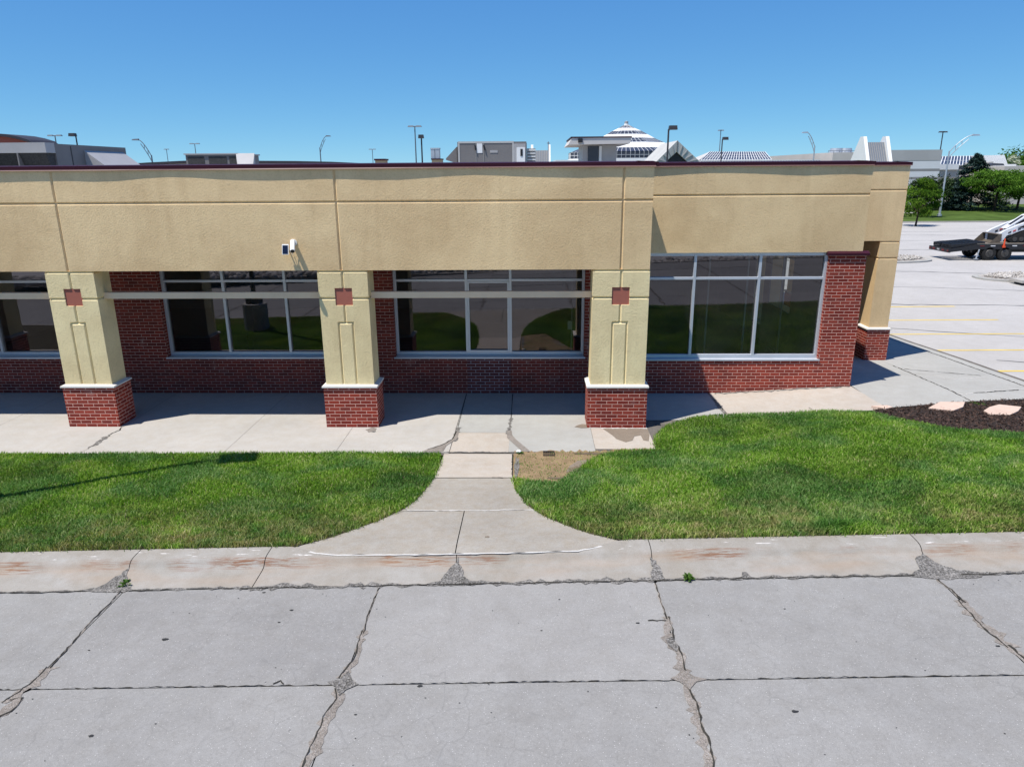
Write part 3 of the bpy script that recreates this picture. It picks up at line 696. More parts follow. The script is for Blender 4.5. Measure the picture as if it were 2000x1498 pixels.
strip(sw, [(-7.93, 12.6), (-7.92, 12.15), (-7.94, 11.78)], .10, zG, .005, M['debris'], .6, wf=lambda t: max(.08, math.sin(math.pi*t)), seed=11)
strip(sw, [(-7.94, 12.93), (-7.88, 12.75), (-7.95, 12.55)], .02, zG, .005, M['joint'], .9, seed=12)
strip(sw, [(5.62, 13.50), (5.58, 13.9)], .010, zG, .004, M['joint'], .8, seed=13)
strip(sw, [(4.0, 15.13), (5.2, 15.11), (6.9, 15.15)], .06, zG, .006, M['debris'], 1.1, seed=14)
strip(sw, [(1.1, 12.94), (1.6, 12.93), (2.2, 12.92)], .03, zG, .005, M['chip'], 1.2, seed=15)
blob(sw, -3.05, 12.82, .10, .12, zG, .004, M['sand'], seed=3); blob(sw, -2.98, 12.72, .04, .05, zG, .006, M['debris'], seed=4)
poly_on(sw, [(1.36, 12.89), (1.5, 12.55), (1.55, 12.36), (1.70, 12.20), (1.83, 12.28), (1.90, 12.5), (2.02, 12.55), (2.03, 12.30), (2.12, 12.25), (2.19, 12.6), (2.2, 12.9)], zG, .005, M['stain'], .2)
poly_on(sw, [(.82, 13.0), (.95, 12.93), (1.09, 12.95), (1.10, 13.12), (.98, 13.16), (.9, 13.1)], zG, .005, M['stain'], .2)
tag(sw.build('pavement_cracks'), kind='structure')

# warm step-like plinth and side pavement to the right
sw = MB()
zR = lambda x, y: float(G(x, y))
def zRt(x, y): return float(RZ(y)) if x > 8.5 else float(G(x, y))
add_sheet([(6.9, 12.8), (11.15, 12.8), (11.15, 46), (6.9, 46)], zRt, M['jointl'], -.012, .8)
for y0, y1 in ((12.8, 13.9), (13.9, 16.45), (16.45, 18.9), (18.9, 21.4), (21.4, 26), (26, 32), (32, 46)):
    for x0, x1 in ((6.98 if y0 > 13.5 else 7.04, 8.93), (8.93, 10.72)):
        poly_on(sw, [(x0+GAP, y0+GAP), (x1-GAP, y0+GAP), (x1-GAP, y1-GAP), (x0+GAP, y1-GAP)], zRt, 0., M['sidewalk_g'], .6)
poly_on(sw, [(10.74, 12.8), (11.0, 12.8), (11.0, 46), (10.74, 46)], zRt, .0, M['sidewalk_g'], .6)
V = [(11.0, y, zRt(11, y)) for y in np.arange(12.8, 46.1, .8)]; V2 = [(11.03, y, zRt(11, y)-.16) for y in np.arange(12.8, 46.1, .8)]
n = len(V); sw.raw(V+V2, [(i, i+1, n+i+1, n+i) for i in range(n-1)], M['sidewalk_g'])
for i, pl in enumerate(([(8.9, 17.2), (9.7, 16.6), (10.5, 15.9)], [(8.9, 16.2), (9.6, 15.95), (10.4, 16.1)], [(7.6, 17.6), (8.5, 16.6)], [(8.95, 14.6), (9.9, 14.9), (10.7, 15.0)])):
    strip(sw, pl, .022, zRt, .004, M['chip'], 1.2, seed=40+i)
for i, pl in enumerate(([(8.93, 17.4), (8.93, 13.4)], [(9.3, 14.72), (10.4, 14.95)], [(9.0, 17.0), (10.4, 16.3)], [(10.73, 20), (10.73, 14)])):
    strip(sw, pl, .022, zRt, .006, M['joint'], 1.2, seed=50+i)
tag(sw.build('side_pavement'), kind='structure')

# walkway from the street, flaring at the kerb
WL = [(-1.52, 11.66), (-1.52, 11.12), (-1.53, 10.48), (-1.58, 10.0), (-1.66, 9.45), (-1.78, 9.08), (-2.04, 8.66), (-2.51, 8.12), (-2.93, 7.80)]
WR = [(-.34, 11.63), (-.31, 10.9), (-.30, 10.35), (-.21, 9.75), (-.06, 9.19), (.15, 8.77), (.41, 8.43), (.71, 8.09), (1.09, 7.80)]
LIP = [(-2.93, 7.80), (-2.6, 7.66), (-2.31, 7.60), (-1.44, 7.575), (-.23, 7.575), (.55, 7.59), (.8, 7.68), (1.09, 7.80)]
zW = lambda x, y: float(G(x, y))-.012
def cut(pl, y):   # x on a side line at height y
    for (x0, y0), (x1, y1) in zip(pl[:-1], pl[1:]):
        if y1 <= y <= y0: return x0+(x1-x0)*(y-y0)/(y1-y0)
    return pl[-1][0]
sw = MB()
def between(y0, y1, g=.006):   # walkway slab between two cross joints
    ys = [y0-g]+[p[1] for p in WL if y1 < p[1] < y0]+[y1+g]; L_ = [(cut(WL, y), y) for y in ys]
    ys = [y0-g]+[p[1] for p in WR if y1 < p[1] < y0]+[y1+g]; R_ = [(cut(WR, y), y) for y in ys]
    return L_, R_
add_sheet(WL+LIP[1:-1]+WR[::-1], zW, M['joint'], -.02, .4)
L_, R_ = between(11.64, 10.43); add_sheet(L_+R_[::-1], zW, M['sidewalk_w'], .006, .3)
L_, R_ = between(10.43, 9.0); add_sheet(L_+R_[::-1], zW, M['walkway'], 0, .3)
L_, R_ = between(9.0, 7.80)
add_sheet(L_+[(-2.6, 7.66), (-2.31, 7.60), (-1.44, 7.58), (-.91, 7.58), (-.93, 8.99)], zW, M['kerbwarm'] if 'kerbwarm' in M else M['walkway'], 0, .3)
add_sheet([(-.918, 8.99), (-.898, 7.58), (-.23, 7.58), (.55, 7.60), (.8, 7.69)]+R_[::-1], zW, M['walkway'], 0, .3)
strip(sw, LIP, .024, zW, .006, M['chip'], .35, .06, 3); strip(sw, LIP, .010, lambda x, y: zW(x, y), .009, M['joint'], 1.6, .08, 5, wf=lambda t: .8 if (t*37) % 1 > .85 else .02)  # pale strip: sunlight on the ramp lip put into the colour
strip(sw, [(-1.72, 9.02), (-.9, 9.0), (.03, 9.0)], .02, zW, .004, M['chip'], 1., .05, 6)
strip(sw, [(-.62, 10.425), (-.45, 10.42)], .03, zW, .008, M['joint'], .8, .05, 8)
strip(sw, [(-.33, 11.6), (-.305, 10.5)], .02, zW, .01, M['joint'], .8, .05, 9)
blob(sw, -.55, 8.03, .03, .03, zW, .004, M['stain'], seed=9)
tag(sw.build('walkway'), kind='structure')

# kerb: rolled profile swept along the street, dropped at the ramp
PROF = [(7.82, .0), (7.72, .0), (7.635, -.004), (7.585, -.015), (7.552, -.040), (7.525, -.076), (7.49, -.101), (7.43, -.112), (7.28, -.121), (7.11, -.13)]
CJ = [-9.8, -8.0, -4.82, -3.18, -.885, 1.405, 4.50, 7.6, 10.7, 14.]   # joints
def ramp_drop(x): return float(sm(-3.0, -2.35, x)*(1-sm(.5, 1.15, x)))
def kz(x, i):
    y, d = PROF[i]; z0 = float(zkerb(x)); zg = float(S(x, 7.1)); f = -d/.13
    z = z0+(zg-z0)*f; rd = ramp_drop(x)
    zr = float(G(x, 7.82))-.012+(zg-float(G(x, 7.82)))*(max(0, (7.60-y)/.49))**1.0
    return z*(1-rd)+min(z, zr)*rd
ydist = [0]
for i in range(1, len(PROF)): ydist.append(ydist[-1]+math.hypot(PROF[i][0]-PROF[i-1][0], PROF[i][1]-PROF[i-1][1]))
kb = bpy.data.meshes.new('kerb'); V = []; F = []; UV = []; mi = []
def kerb_run(x0, x1, mat_i, zoff=0., g=.005):
    n = max(2, int((x1-x0)/.12)); s0 = len(V)
    for k in range(n+1):
        x = x0+g+(x1-x0-2*g)*k/n
        for i in range(len(PROF)):
            xx = x+(.10*ydist[i]/.7 if False else 0)
            y = PROF[i][0]+.006*math.sin(x*5.3+i)*(1 if i > 5 else 0)
            if ramp_drop(x) > .02 and i < 4: y = min(y, 7.60+.22*(1-ramp_drop(x))-.008*i)
            V.append((xx, y, kz(x, i)+zoff)); UV.append((x, ydist[i]))
    m = len(PROF)
    for k in range(n):
        for i in range(m-1): F.append((s0+k*m+i, s0+(k+1)*m+i, s0+(k+1)*m+i+1, s0+k*m+i+1)); mi.append(mat_i)
kerb_run(-18, -9.8, 0)
for a, b_ in zip(CJ[:-1], CJ[1:]): kerb_run(a, b_, 0)
kerb_run(14, 22, 0)
for xj in CJ: kerb_run(xj-.012, xj+.012, 1, -.012, 0)
kb.from_pydata(V, [], F); ul = kb.uv_layers.new(name='UVMap')
for lp in kb.loops: ul.data[lp.index].uv = UV[lp.vertex_index]
kb.materials.append(M['kerb']); kb.materials.append(M['joint']); kb.polygons.foreach_set('material_index', mi); kb.polygons.foreach_set('use_smooth', [True]*len(F))
ko = bpy.data.objects.new('kerb', kb); COL.objects.link(ko); tag(ko, kind='structure')
def zK(x, y):
    ys = [p[0] for p in PROF][::-1]; zs = [kz(x, i) for i in range(len(PROF))][::-1]
    if y < 7.11: return float(S(x, y))
    return float(np.interp(y, ys, zs))
db = MB()
# crumbling triangles at the kerb joints and the ragged gutter line
def tri(pts, seed, mat='debris', off=.006):
    r = random.Random(seed); P = []
    for (a, b_) in zip(pts, pts[1:]+pts[:1]):
        a = Vector(a); b_ = Vector(b_); n = max(2, int((b_-a).length/.05))
        for i in range(n):
            p = a+(b_-a)*(i/n); P.append((p.x+r.uniform(-.018, .018), p.y+r.uniform(-.014, .014)))
    V_, F_ = sheet('', P, zK, None, off, .07); db.raw(V_, F_, M[mat])
tri([(-5.2, 7.12), (-5.0, 7.17), (-4.83, 7.52), (-4.72, 7.30), (-4.60, 7.14), (-4.62, 7.06), (-4.9, 7.06)], 1)
tri([(-1.18, 7.10), (-1.05, 7.17), (-.94, 7.44), (-.86, 7.56), (-.80, 7.40), (-.74, 7.20), (-.60, 7.13), (-.62, 7.06), (-1.1, 7.06)], 2)
tri([(1.30, 7.08), (1.36, 7.22), (1.38, 7.52), (1.44, 7.48), (1.47, 7.3), (1.49, 7.08)], 3)
tri([(4.15, 7.10), (4.30, 7.20), (4.40, 7.45), (4.5, 7.50), (4.55, 7.34), (4.7, 7.18), (5.0, 7.12), (4.9, 7.03), (4.5, 7.0), (4.2, 7.04)], 4)
tri([(2.32, 7.09), (2.36, 7.22), (2.40, 7.22), (2.44, 7.09)], 5)
for (x0, x1, wd, sd) in ((-16, -5.1, .022, 11), (-4.6, -3.3, .035, 12), (-3.3, -1.7, .075, 13), (-1.7, -.6, .06, 14), (-.7, 1.4, .07, 15), (1.4, 4.2, .045, 16), (4.7, 14, .04, 17)):
    strip(db, [(x0, 7.105), ((x0+x1)/2, 7.11), (x1, 7.105)], wd, zK, .006, M['debris'], .9, .06, sd)
    strip(db, [(x0, 7.085), ((x0+x1)/2, 7.095), (x1, 7.085)], .014, zK, .010, M['joint'], 1.5, .07, sd+20)
tag(db.build('gutter_debris'), kind='stuff')

# street slabs with open joints
st = MB()
zS_ = lambda x, y: float(S(x, y))
YJ = [7.10, 5.43, 2.35, -.75, -3.0]; XJ = [-17, -13.9, -10.8, -7.73, -4.65, -1.71, 1.37, 4.42, 7.5, 10.6, 13.7, 17]
poly_on(st, [(-24, -3.4), (24, -3.4), (24, 7.14), (-24, 7.14)], zS_, -.022, M['joint'], 1.)
for i in range(len(XJ)-1):
    for j in range(len(YJ)-1):
        x0, x1, y1, y0 = XJ[i]+.005, XJ[i+1]-.005, YJ[j]-.004, YJ[j+1]+.004
        c_ = .05; poly = [(x0+c_, y0), (x1-c_, y0), (x1, y0+c_), (x1, y1-c_), (x1-c_, y1), (x0+c_, y1), (x0, y1-c_), (x0, y0+c_)]
        poly_on(st, poly, zS_, .0, M[('street', 'street_c', 'street_b')[(i*2+j*3+i*j) % 3]], .8)
for x0, x1 in ((-24, -17), (17, 24)): poly_on(st, [(x0, -3), (x1-.01, -3), (x1-.01, 7.1), (x0, 7.1)], zS_, 0, M['street'], 1.)
def crack(pts, sand, dark, seed, side=0.):
    strip(st, pts, sand, zS_, .004, M['sand'], .75, .045, seed)
    strip(st, [(x+side, y) for x, y in pts], dark*.55, zS_, .008, M['joint'], 1.4, .05, seed+100)
crack([(-4.69, 7.1), (-4.67, 6.84), (-4.68, 6.5), (-4.64, 6.1), (-4.63, 5.73)], .016, .022, 1)
crack([(-4.63, 5.75), (-4.63, 5.55), (-4.66, 5.40), (-4.72, 5.25)], .09, .025, 2, -.03)
crack([(-4.66, 5.32), (-4.62, 5.22), (-4.67, 5.08), (-4.66, 4.6), (-4.65, 4.0), (-4.65, 2.4)], .10, .035, 3, .045)
crack([(-1.71, 7.05), (-1.72, 6.73), (-1.715, 6.44), (-1.695, 6.2)], .016, .016, 4)
crack([(-1.70, 6.25), (-1.69, 6.05), (-1.67, 5.85), (-1.72, 5.66), (-1.75, 5.52)], .055, .018, 5, -.02)
poly_on(st, [(-1.86, 5.47), (-1.76, 5.50), (-1.70, 5.62), (-1.64, 5.50), (-1.56, 5.43), (-1.66, 5.36), (-1.70, 5.28), (-1.77, 5.40)], zS_, .009, M['debris'], .1)
crack([(-1.74, 5.38), (-1.69, 5.25), (-1.71, 5.15), (-1.74, 5.03), (-1.72, 4.91), (-1.74, 4.74), (-1.755, 4.48), (-1.73, 4.0), (-1.71, 2.5)], .085, .022, 6, -.035)
crack([(1.37, 7.03), (1.37, 6.72), (1.375, 6.44), (1.37, 6.36)], .02, .018, 7)
crack([(1.37, 6.40), (1.355, 6.18), (1.345, 6.0), (1.37, 5.80), (1.365, 5.6), (1.37, 5.45)], .085, .022, 8, .035)
poly_on(st, [(1.30, 6.02), (1.37, 6.06), (1.40, 5.9), (1.37, 5.82), (1.31, 5.92)], zS_, .009, M['debris'], .1)
poly_on(st, [(1.24, 5.45), (1.33, 5.50), (1.39, 5.56), (1.46, 5.47), (1.57, 5.43), (1.46, 5.40), (1.38, 5.3), (1.32, 5.40)], zS_, .009, M['sand'], .1)
crack([(1.37, 5.42), (1.35, 5.32), (1.38, 5.09), (1.355, 4.91), (1.38, 4.69), (1.35, 4.44), (1.36, 4.0), (1.37, 2.5)], .085, .024, 9, .03)
crack([(4.40, 7.0), (4.44, 6.8), (4.43, 6.55)], .03, .03, 10)
crack([(4.43, 6.6), (4.42, 6.4), (4.40, 6.2), (4.42, 5.97), (4.44, 5.81)], .10, .022, 11, -.03)
crack([(4.44, 5.85), (4.46, 5.66), (4.43, 5.4), (4.42, 4.8), (4.42, 2.5)], .07, .03, 12)
for i, xj in enumerate((-13.9, -10.8, -7.73, 7.5, 10.6)): crack([(xj, 7.0), (xj+.02, 5), (xj, 2.5), (xj, -2.9)], .05, .03, 60+i)
for i, (x0, x1) in enumerate(((-12, -8), (-8, -4.7), (-4.6, -1.8), (-1.6, 1.3), (1.55, 4.4), (4.5, 8), (8, 13))):
    strip(st, [(x0, 5.43), ((x0+x1)/2, 5.437), (x1, 5.43)], .006, zS_, .007, M['joint'], 2.6, .04, 80+i)
strip(st, [(-2.36, 5.46), (-2.30, 5.50), (-2.26, 5.45)], .012, zS_, .007, M['joint'], 1., .03, 91)
for y in (2.35, -.75):
    strip(st, [(-13, y), (0, y+.02), (13, y)], .03, zS_, .006, M['joint'], 1.6, .1, int(95+y))
for k, (x, y, r) in enumerate(((-3.71, 6.16, .035), (-2.57, 6.64, .022), (2.19, 5.02, .028), (-3.68, 4.84, .025), (4.34, 5.84, .022), (-1.0, 5.40, .025), (1.07, 6.3, .02), (-2.63, 6.42, .018), (-1.5, 5.05, .014), (-4.4, 6.0, .013), (.3, 6.75, .012), (2.6, 6.5, .012), (-3.0, 7.0, .02), (.1, 6.2, .012))):
    blob(st, x, y, r*.95, r*.55, zS_, .005, M['spot'], seed=k)
rs_ = random.Random(5)
for k in range(70):
    x, y = rs_.uniform(-5.5, 5.5), rs_.uniform(4.4, 7.05); blob(st, x, y, rs_.uniform(.004, .009), rs_.uniform(.003, .007), zS_, .004, M['spot'], 6, k+50)
strip(st, [(1.18, 6.34), (1.36, 6.33)], .016, zS_, .006, M['joint'], 1., .04, 97)
tag(st.build('road'), kind='structure')

# lawns: soil sheet + blades
LEFT = [(-20, 7.82), (-2.93, 7.83)]+WL[::-1][1:-1]+[(-1.60, 11.62), (-3.03, 11.65), (-5.73, 11.58), (-9.35, 11.53), (-20, 11.5)]
DIRT = [(-.31, 11.62), (-.29, 10.32), (.09, 10.22), (.41, 10.14), (.63, 10.55), (.82, 10.95), (1.1, 11.45), (1.3, 11.70), (.5, 11.68)]
RIGHT = [(1.09, 7.83), (20, 7.83), (20, 11.2), (8.6, 11.83), (7.76, 12.06), (7.28, 12.33), (6.85, 12.95), (6.58, 13.40), (5.69, 13.60), (3.72, 13.70), (3.07, 13.5), (2.58, 13.06), (2.27, 12.5), (2.16, 11.86), (1.5, 11.76), (1.1, 11.45), (.82, 10.95), (.63, 10.55), (.41, 10.14), (.09, 10.22), (-.29, 10.32), (-.20, 9.72), (-.05, 9.17), (.17, 8.74), (.43, 8.40), (.73, 8.07)]
MULCH = [(6.6, 13.42), (6.85, 12.95), (7.28, 12.33), (7.76, 12.06), (8.6, 11.83), (20, 11.2), (20, 14.2), (10.1, 14.27), (9.2, 14.15), (8.5, 14.02), (7.8, 13.85), (7.06, 13.66), (6.7, 13.55)]
lw = MB(); poly_on(lw, LEFT, zG, -.01, M['soil'], .4); poly_on(lw, RIGHT, zG, -.01, M['soil'], .4); tag(lw.build('ground'), kind='structure')
lw = MB(); poly_on(lw, DIRT, zG, .006, M['dirt'], .2)
poly_on(lw, [(.55, 10.62), (.8, 10.95), (1.0, 11.3), (.78, 11.25), (.62, 10.95)], zG, .011, M['stain'], .2)
blob(lw, .72, 10.78, .12, .16, zG, .015, M['mud'], 16, 3); blob(lw, .45, 10.35, .2, .05, zG, .014, M['mud'], 14, 6); blob(lw, 1.0, 11.62, .28, .05, zG, .013, M['mud'], 14, 8); blob(lw, -.24, 10.9, .045, .5, zG, .012, M['debris'], 18, 9)
tag(lw.build('bare_dirt'), kind='structure')
lw = MB(); poly_on(lw, MULCH, lambda x, y: max(zG(x, y), zRt(x, y))+.012, .0, M['mulch'], .4); tag(lw.build('mulch_bed'), kind='structure')

def blades(name, poly, dens, bounds, hmin, hmax, label, edge_fn=None):
    x0, x1, y0, y1 = bounds; n = int((x1-x0)*(y1-y0)*dens)
    x = rng.uniform(x0, x1, n); y = rng.uniform(y0, y1, n)
    k = inpoly(x, y, poly); x, y = x[k], y[k]
    # clumpy thinning
    cl = np.sin(x*3.1+1.7*np.sin(y*2.3))*np.sin(y*3.7+1.3*np.sin(x*1.9))
    jx, jy = rng.normal(0, .022, len(x)), rng.normal(0, .022, len(x)); x, y = x+jx, y+jy
    cl2 = np.sin(x*.9+2*np.sin(y*.8+1))*np.sin(y*1.3+.7)
    n = len(x); z = G(x, y)
    h = rng.uniform(hmin, hmax, n)*(1+.22*cl+.15*cl2)
    dry = np.clip(1.3*(1-(y-7.8)/1.9), 0, 1)**1.2*(.35+.65*(np.sin(x*1.7+.5)*np.sin(x*.61+2) > -.25))
    dry = np.clip(dry+.35*(cl2 < -.45)*rng.random(n)+.5*(rng.random(n) < .10), 0, 1)
    tuft = np.exp(-(((x-3.75)/.38)**2+((y-8.02)/.16)**2)); h *= 1+.9*tuft; dry *= 1-np.clip(tuft*1.4, 0, 1)
    a = rng.uniform(0, 2*np.pi, n); lean = rng.uniform(.25, 1.15, n)*h; la = rng.uniform(0, 2*np.pi, n)
    wd = rng.uniform(.0035, .0065, n)
    dx, dy = np.cos(a)*wd, np.sin(a)*wd; lx, ly = np.cos(la)*lean, np.sin(la)*lean
    P = np.empty((n, 5, 3))
    P[:, 0] = np.stack([x-dx, y-dy, z-.012], 1); P[:, 1] = np.stack([x+dx, y+dy, z-.012], 1)
    P[:, 2] = np.stack([x+dx*.8+lx*.38, y+dy*.8+ly*.38, z+h*.62], 1); P[:, 3] = np.stack([x-dx*.8+lx*.38, y-dy*.8+ly*.38, z+h*.62], 1)
    P[:, 4] = np.stack([x+lx, y+ly, z+h*.95], 1)
    base = (np.arange(n)*5)[:, None]
    fl = np.concatenate([base+np.array([[0, 1, 2, 3]]), base+np.array([[3, 2, 4]])], 1).ravel()
    fs = np.tile(np.array([4, 3]), n)
    tint = np.clip(rng.beta(1.5, 1.9, n)+.16*cl+.12*cl2, 0, 1); tint = np.clip(tint-.5*tuft, 0, 1); tint[rng.random(n) < .035] = 1.
    o = fast_mesh(name, P.reshape(-1, 3), fl, fs, M['grass'], {'tint': np.repeat(tint, 5), 'dry': np.repeat(dry, 5)})
    tag(o, label, 'grass', None, 'stuff'); return o
DENS = 5200
blades('lawn', LEFT, DENS, (-13.2, -1.4, 7.82, 11.7),   .034, .062, 'short mown green lawn left of the walkway, crossed by a lamp shadow')
blades('lawn', RIGHT, DENS, (-.35, 12.5, 7.82, 13.75), .034, .064, 'short mown green lawn right of the walkway, running up to the mulch bed')

DIRT2 = [(-.30, 11.5), (-.29, 10.25), (.09, 10.15), (.45, 10.05), (.75, 10.5), (1.0, 10.95), (1.25, 11.4), (1.4, 11.75), (.6, 11.72)]
blades('sparse_grass', DIRT2, 420, (-.35, 1.45, 10.0, 11.8), .02, .045, 'sparse thin grass creeping into the bare dirt patch beside the walkway')
# darker taller tufts at the kerb on the right
def weed(loc, n, hgt, rad, label, cat='weed'):
    r = np.random.default_rng(int(abs(loc[0])*1000)); V = [(loc[0], loc[1], loc[2]-.01)]; F = []; T = [.2]
    for i in range(n):   # blades and small leaves all rising from one root
        a = r.uniform(0, 6.283); q = rad*r.uniform(.25, 1)**.8; h = hgt*r.uniform(.35, 1)*(1-.5*q/rad); wl = r.uniform(.008, .016)
        ca, sa = math.cos(a), math.sin(a); mx_, my_, mz_ = loc[0]+ca*q*.6, loc[1]+sa*q*.6, loc[2]+h; k = len(V)
        V += [(mx_-sa*wl, my_+ca*wl, mz_), (loc[0]+ca*q, loc[1]+sa*q, loc[2]+h*r.uniform(.5, 1.1)), (mx_+sa*wl, my_-ca*wl, mz_)]; F.append((0, k, k+1, k+2)); t = r.random(); T += [t]*3
    o = fast_mesh('weed', np.array(V), np.array(F).ravel(), np.full(len(F), 4), M['weed'], {'tint': np.array(T)}); tag(o, label, cat); return o
M['weed'] = m_leaf('weed_leaves', (.03, .07, .012), (.12, .22, .05), .3)
weed((-4.70, 7.22, zK(-4.7, 7.2)), 20, .07, .12, 'small sparse weed growing in the broken kerb joint at the left')
weed((1.74, 7.10, zK(1.74, 7.1)), 40, .10, .09, 'bright green weed sprouting from the gutter on the right')
weed((8.93, 13.95, zRt(8.93, 13.95)), 26, .06, .20, 'dry little weed in the side pavement joint above the mulch')
weed((-.20, 11.62, .02), 24, .04, .08, 'tiny weed beside a white pebble at the end of the pavement gap')

# mulch chips
n = 16000; x = rng.uniform(6.5, 13.5, n); y = rng.uniform(11.5, 14.4, n); k = inpoly(x, y, MULCH); x, y = x[k], y[k]
z = np.maximum(G(x, y), np.where(x > 8.5, RZ(y), G(x, y)))+.014+rng.random(len(x))*.022
N = rng.normal(size=(len(x), 3))*np.array([.7, .7, .5])+np.array([0, 0, .6])
ch = cards('wood_chips', np.stack([x, y, z], 1), N, rng.uniform(.015, .045, len(x)), M['chipA'], None, .55); tag(ch, 'dark brown wood chip mulch around the flagstones', 'mulch', None, 'stuff')

# flagstones in the mulch
def flag(poly, label):
    zc = [max(zG(x, y), zRt(x, y) if x > 8.5 else -1)+.03 for x, y in poly]; n = len(poly); zz = max(zc)
    m = MB(); V_ = [(x, y, zz-.05) for x, y in poly]+[(x, y, zz+.008) for x, y in poly]
    m.raw(V_, [tuple(range(n, 2*n))]+[(i, (i+1) % n, n+(i+1) % n, n+i) for i in range(n)], M['flag'])
    tag(m.build('flagstone', bevel=.008), label, 'flagstone', 'flagstones in the mulch bed')
flag([(6.72, 13.70), (6.93, 13.53), (7.10, 13.62), (7.05, 13.74)], 'smallest pink flagstone, at the corner of the pale pavement')
flag([(7.74, 13.53), (8.13, 13.37), (8.45, 13.60), (8.66, 13.91), (8.17, 13.92), (7.9, 13.68)], 'squarish pink flagstone in the mulch, second from the building')
flag([(8.66, 13.30), (8.66, 13.09), (9.02, 13.06), (9.3, 13.28), (9.52, 13.53), (9.18, 13.68), (8.9, 13.52)], 'largest five sided pink flagstone in the mulch at the right edge')
# drain grate and pebble
dg = thing('drain_grate', 'small rusty drain grate at the edge of the bare dirt patch', 'drain', (.30, 11.6, 0))
m = MB(); m.box(.20, .40, 11.49, 11.51, .0, .03, M['iron']); m.box(.20, .40, 11.68, 11.70, .0, .03, M['iron'])
for i in range(6): m.box(.205+i*.035, .222+i*.035, 11.51, 11.68, .0, .028, M['iron'])
m.build('grate_bars', dg)
m = MB(); bmx = bmesh.new(); bmesh.ops.create_icosphere(bmx, subdivisions=2, radius=.04)
for v in bmx.verts: v.co = Vector((v.co.x*1.2*(1+.1*math.sin(v.co.y*90)), v.co.y, v.co.z*.7))
m.raw([(v.co.x-.22, v.co.y+11.66, v.co.z+.03) for v in bmx.verts], [tuple(v.index for v in f.verts) for f in bmx.faces], M['white']); bmx.free()
tag(m.build('pebble', smooth=True), 'white pebble at the end of the gravel filled pavement gap', 'pebble')

# ================================================================== REST OF THE SITE
g = MB(); poly_on(g, [(-3000, -3000), (3000, -3000), (3000, 3000), (-3000, 3000)], lambda x, y: -1.2, 0, M['ground'], 3000); tag(g.build('terrain'), kind='structure')
# parking lot to the right and behind
zL = lambda x, y: float(RZ(y))-.12
lt = MB()
def lot_rect(x0, x1, ys):
    for a, b_ in zip(ys[:-1], ys[1:]):
        lt.face([(x0, a, zL(0, a)), (x1, a, zL(0, a)), (x1, b_, zL(0, b_)), (x0, b_, zL(0, b_))], M['lot'])
ysq = [11, 12.8, 13.6, 15, 17, 18.5, 20.6, 23.4, 26, 30, 46]
lot_rect(11.02, 90, ysq); lot_rect(-60, 90, [46.01, 74.5]); 
lt.face([(-90, 46.01, -.53), (-60.01, 46.01, -.53), (-60.01, 74.5, -.53), (-90, 74.5, -.53)], M['lot'])
for Yk in (17.3, 20.04, 22.8, 25.5, 28.25):
    strip(lt, [(11.25, Yk), (16.6, Yk+.12)], (.13), zL, .004, M['yellow'], .14, .25, int(Yk))
for i, pl in enumerate(([(11.3, 34), (18, 33.2), (30, 30)], [(12, 24), (17, 21.5), (24, 18)], [(12.2, 18.6), (16, 16.5), (22, 14)], [(14, 50), (30, 49), (52, 48.3)], [(14, 40), (24, 37.5), (40, 33)], [(20, 56), (36, 55.3), (60, 55)], [(25, 64), (60, 63)], [(20, 62), (34, 60), (44, 59)], [(12, 29), (20, 28.5), (32, 28)])):
    strip(lt, pl, .06+.05*(i > 2), zL, .004, M['oil'], 1.2, .5, 120+i)
tag(lt.build('parking_lot'), kind='structure')
# far lawn with the road edge
fl = MB(); poly_on(fl, [(-90, 74.5), (120, 74.5), (120, 100), (-90, 100)], lambda x, y: -.5+.02*(y-74.5), .0, M['far_grass'], 6)
fl.box(-90, 120, 74.2, 74.5, -.55, -.40, M['sidewalk'])
poly_on(fl, [(30, 84), (45, 86), (45, 87.5), (30, 85.5)], lambda x, y: -.5+.02*(y-74.5), .02, M['sidewalk'], 6)
tag(fl.build('far_lawn'), kind='structure')

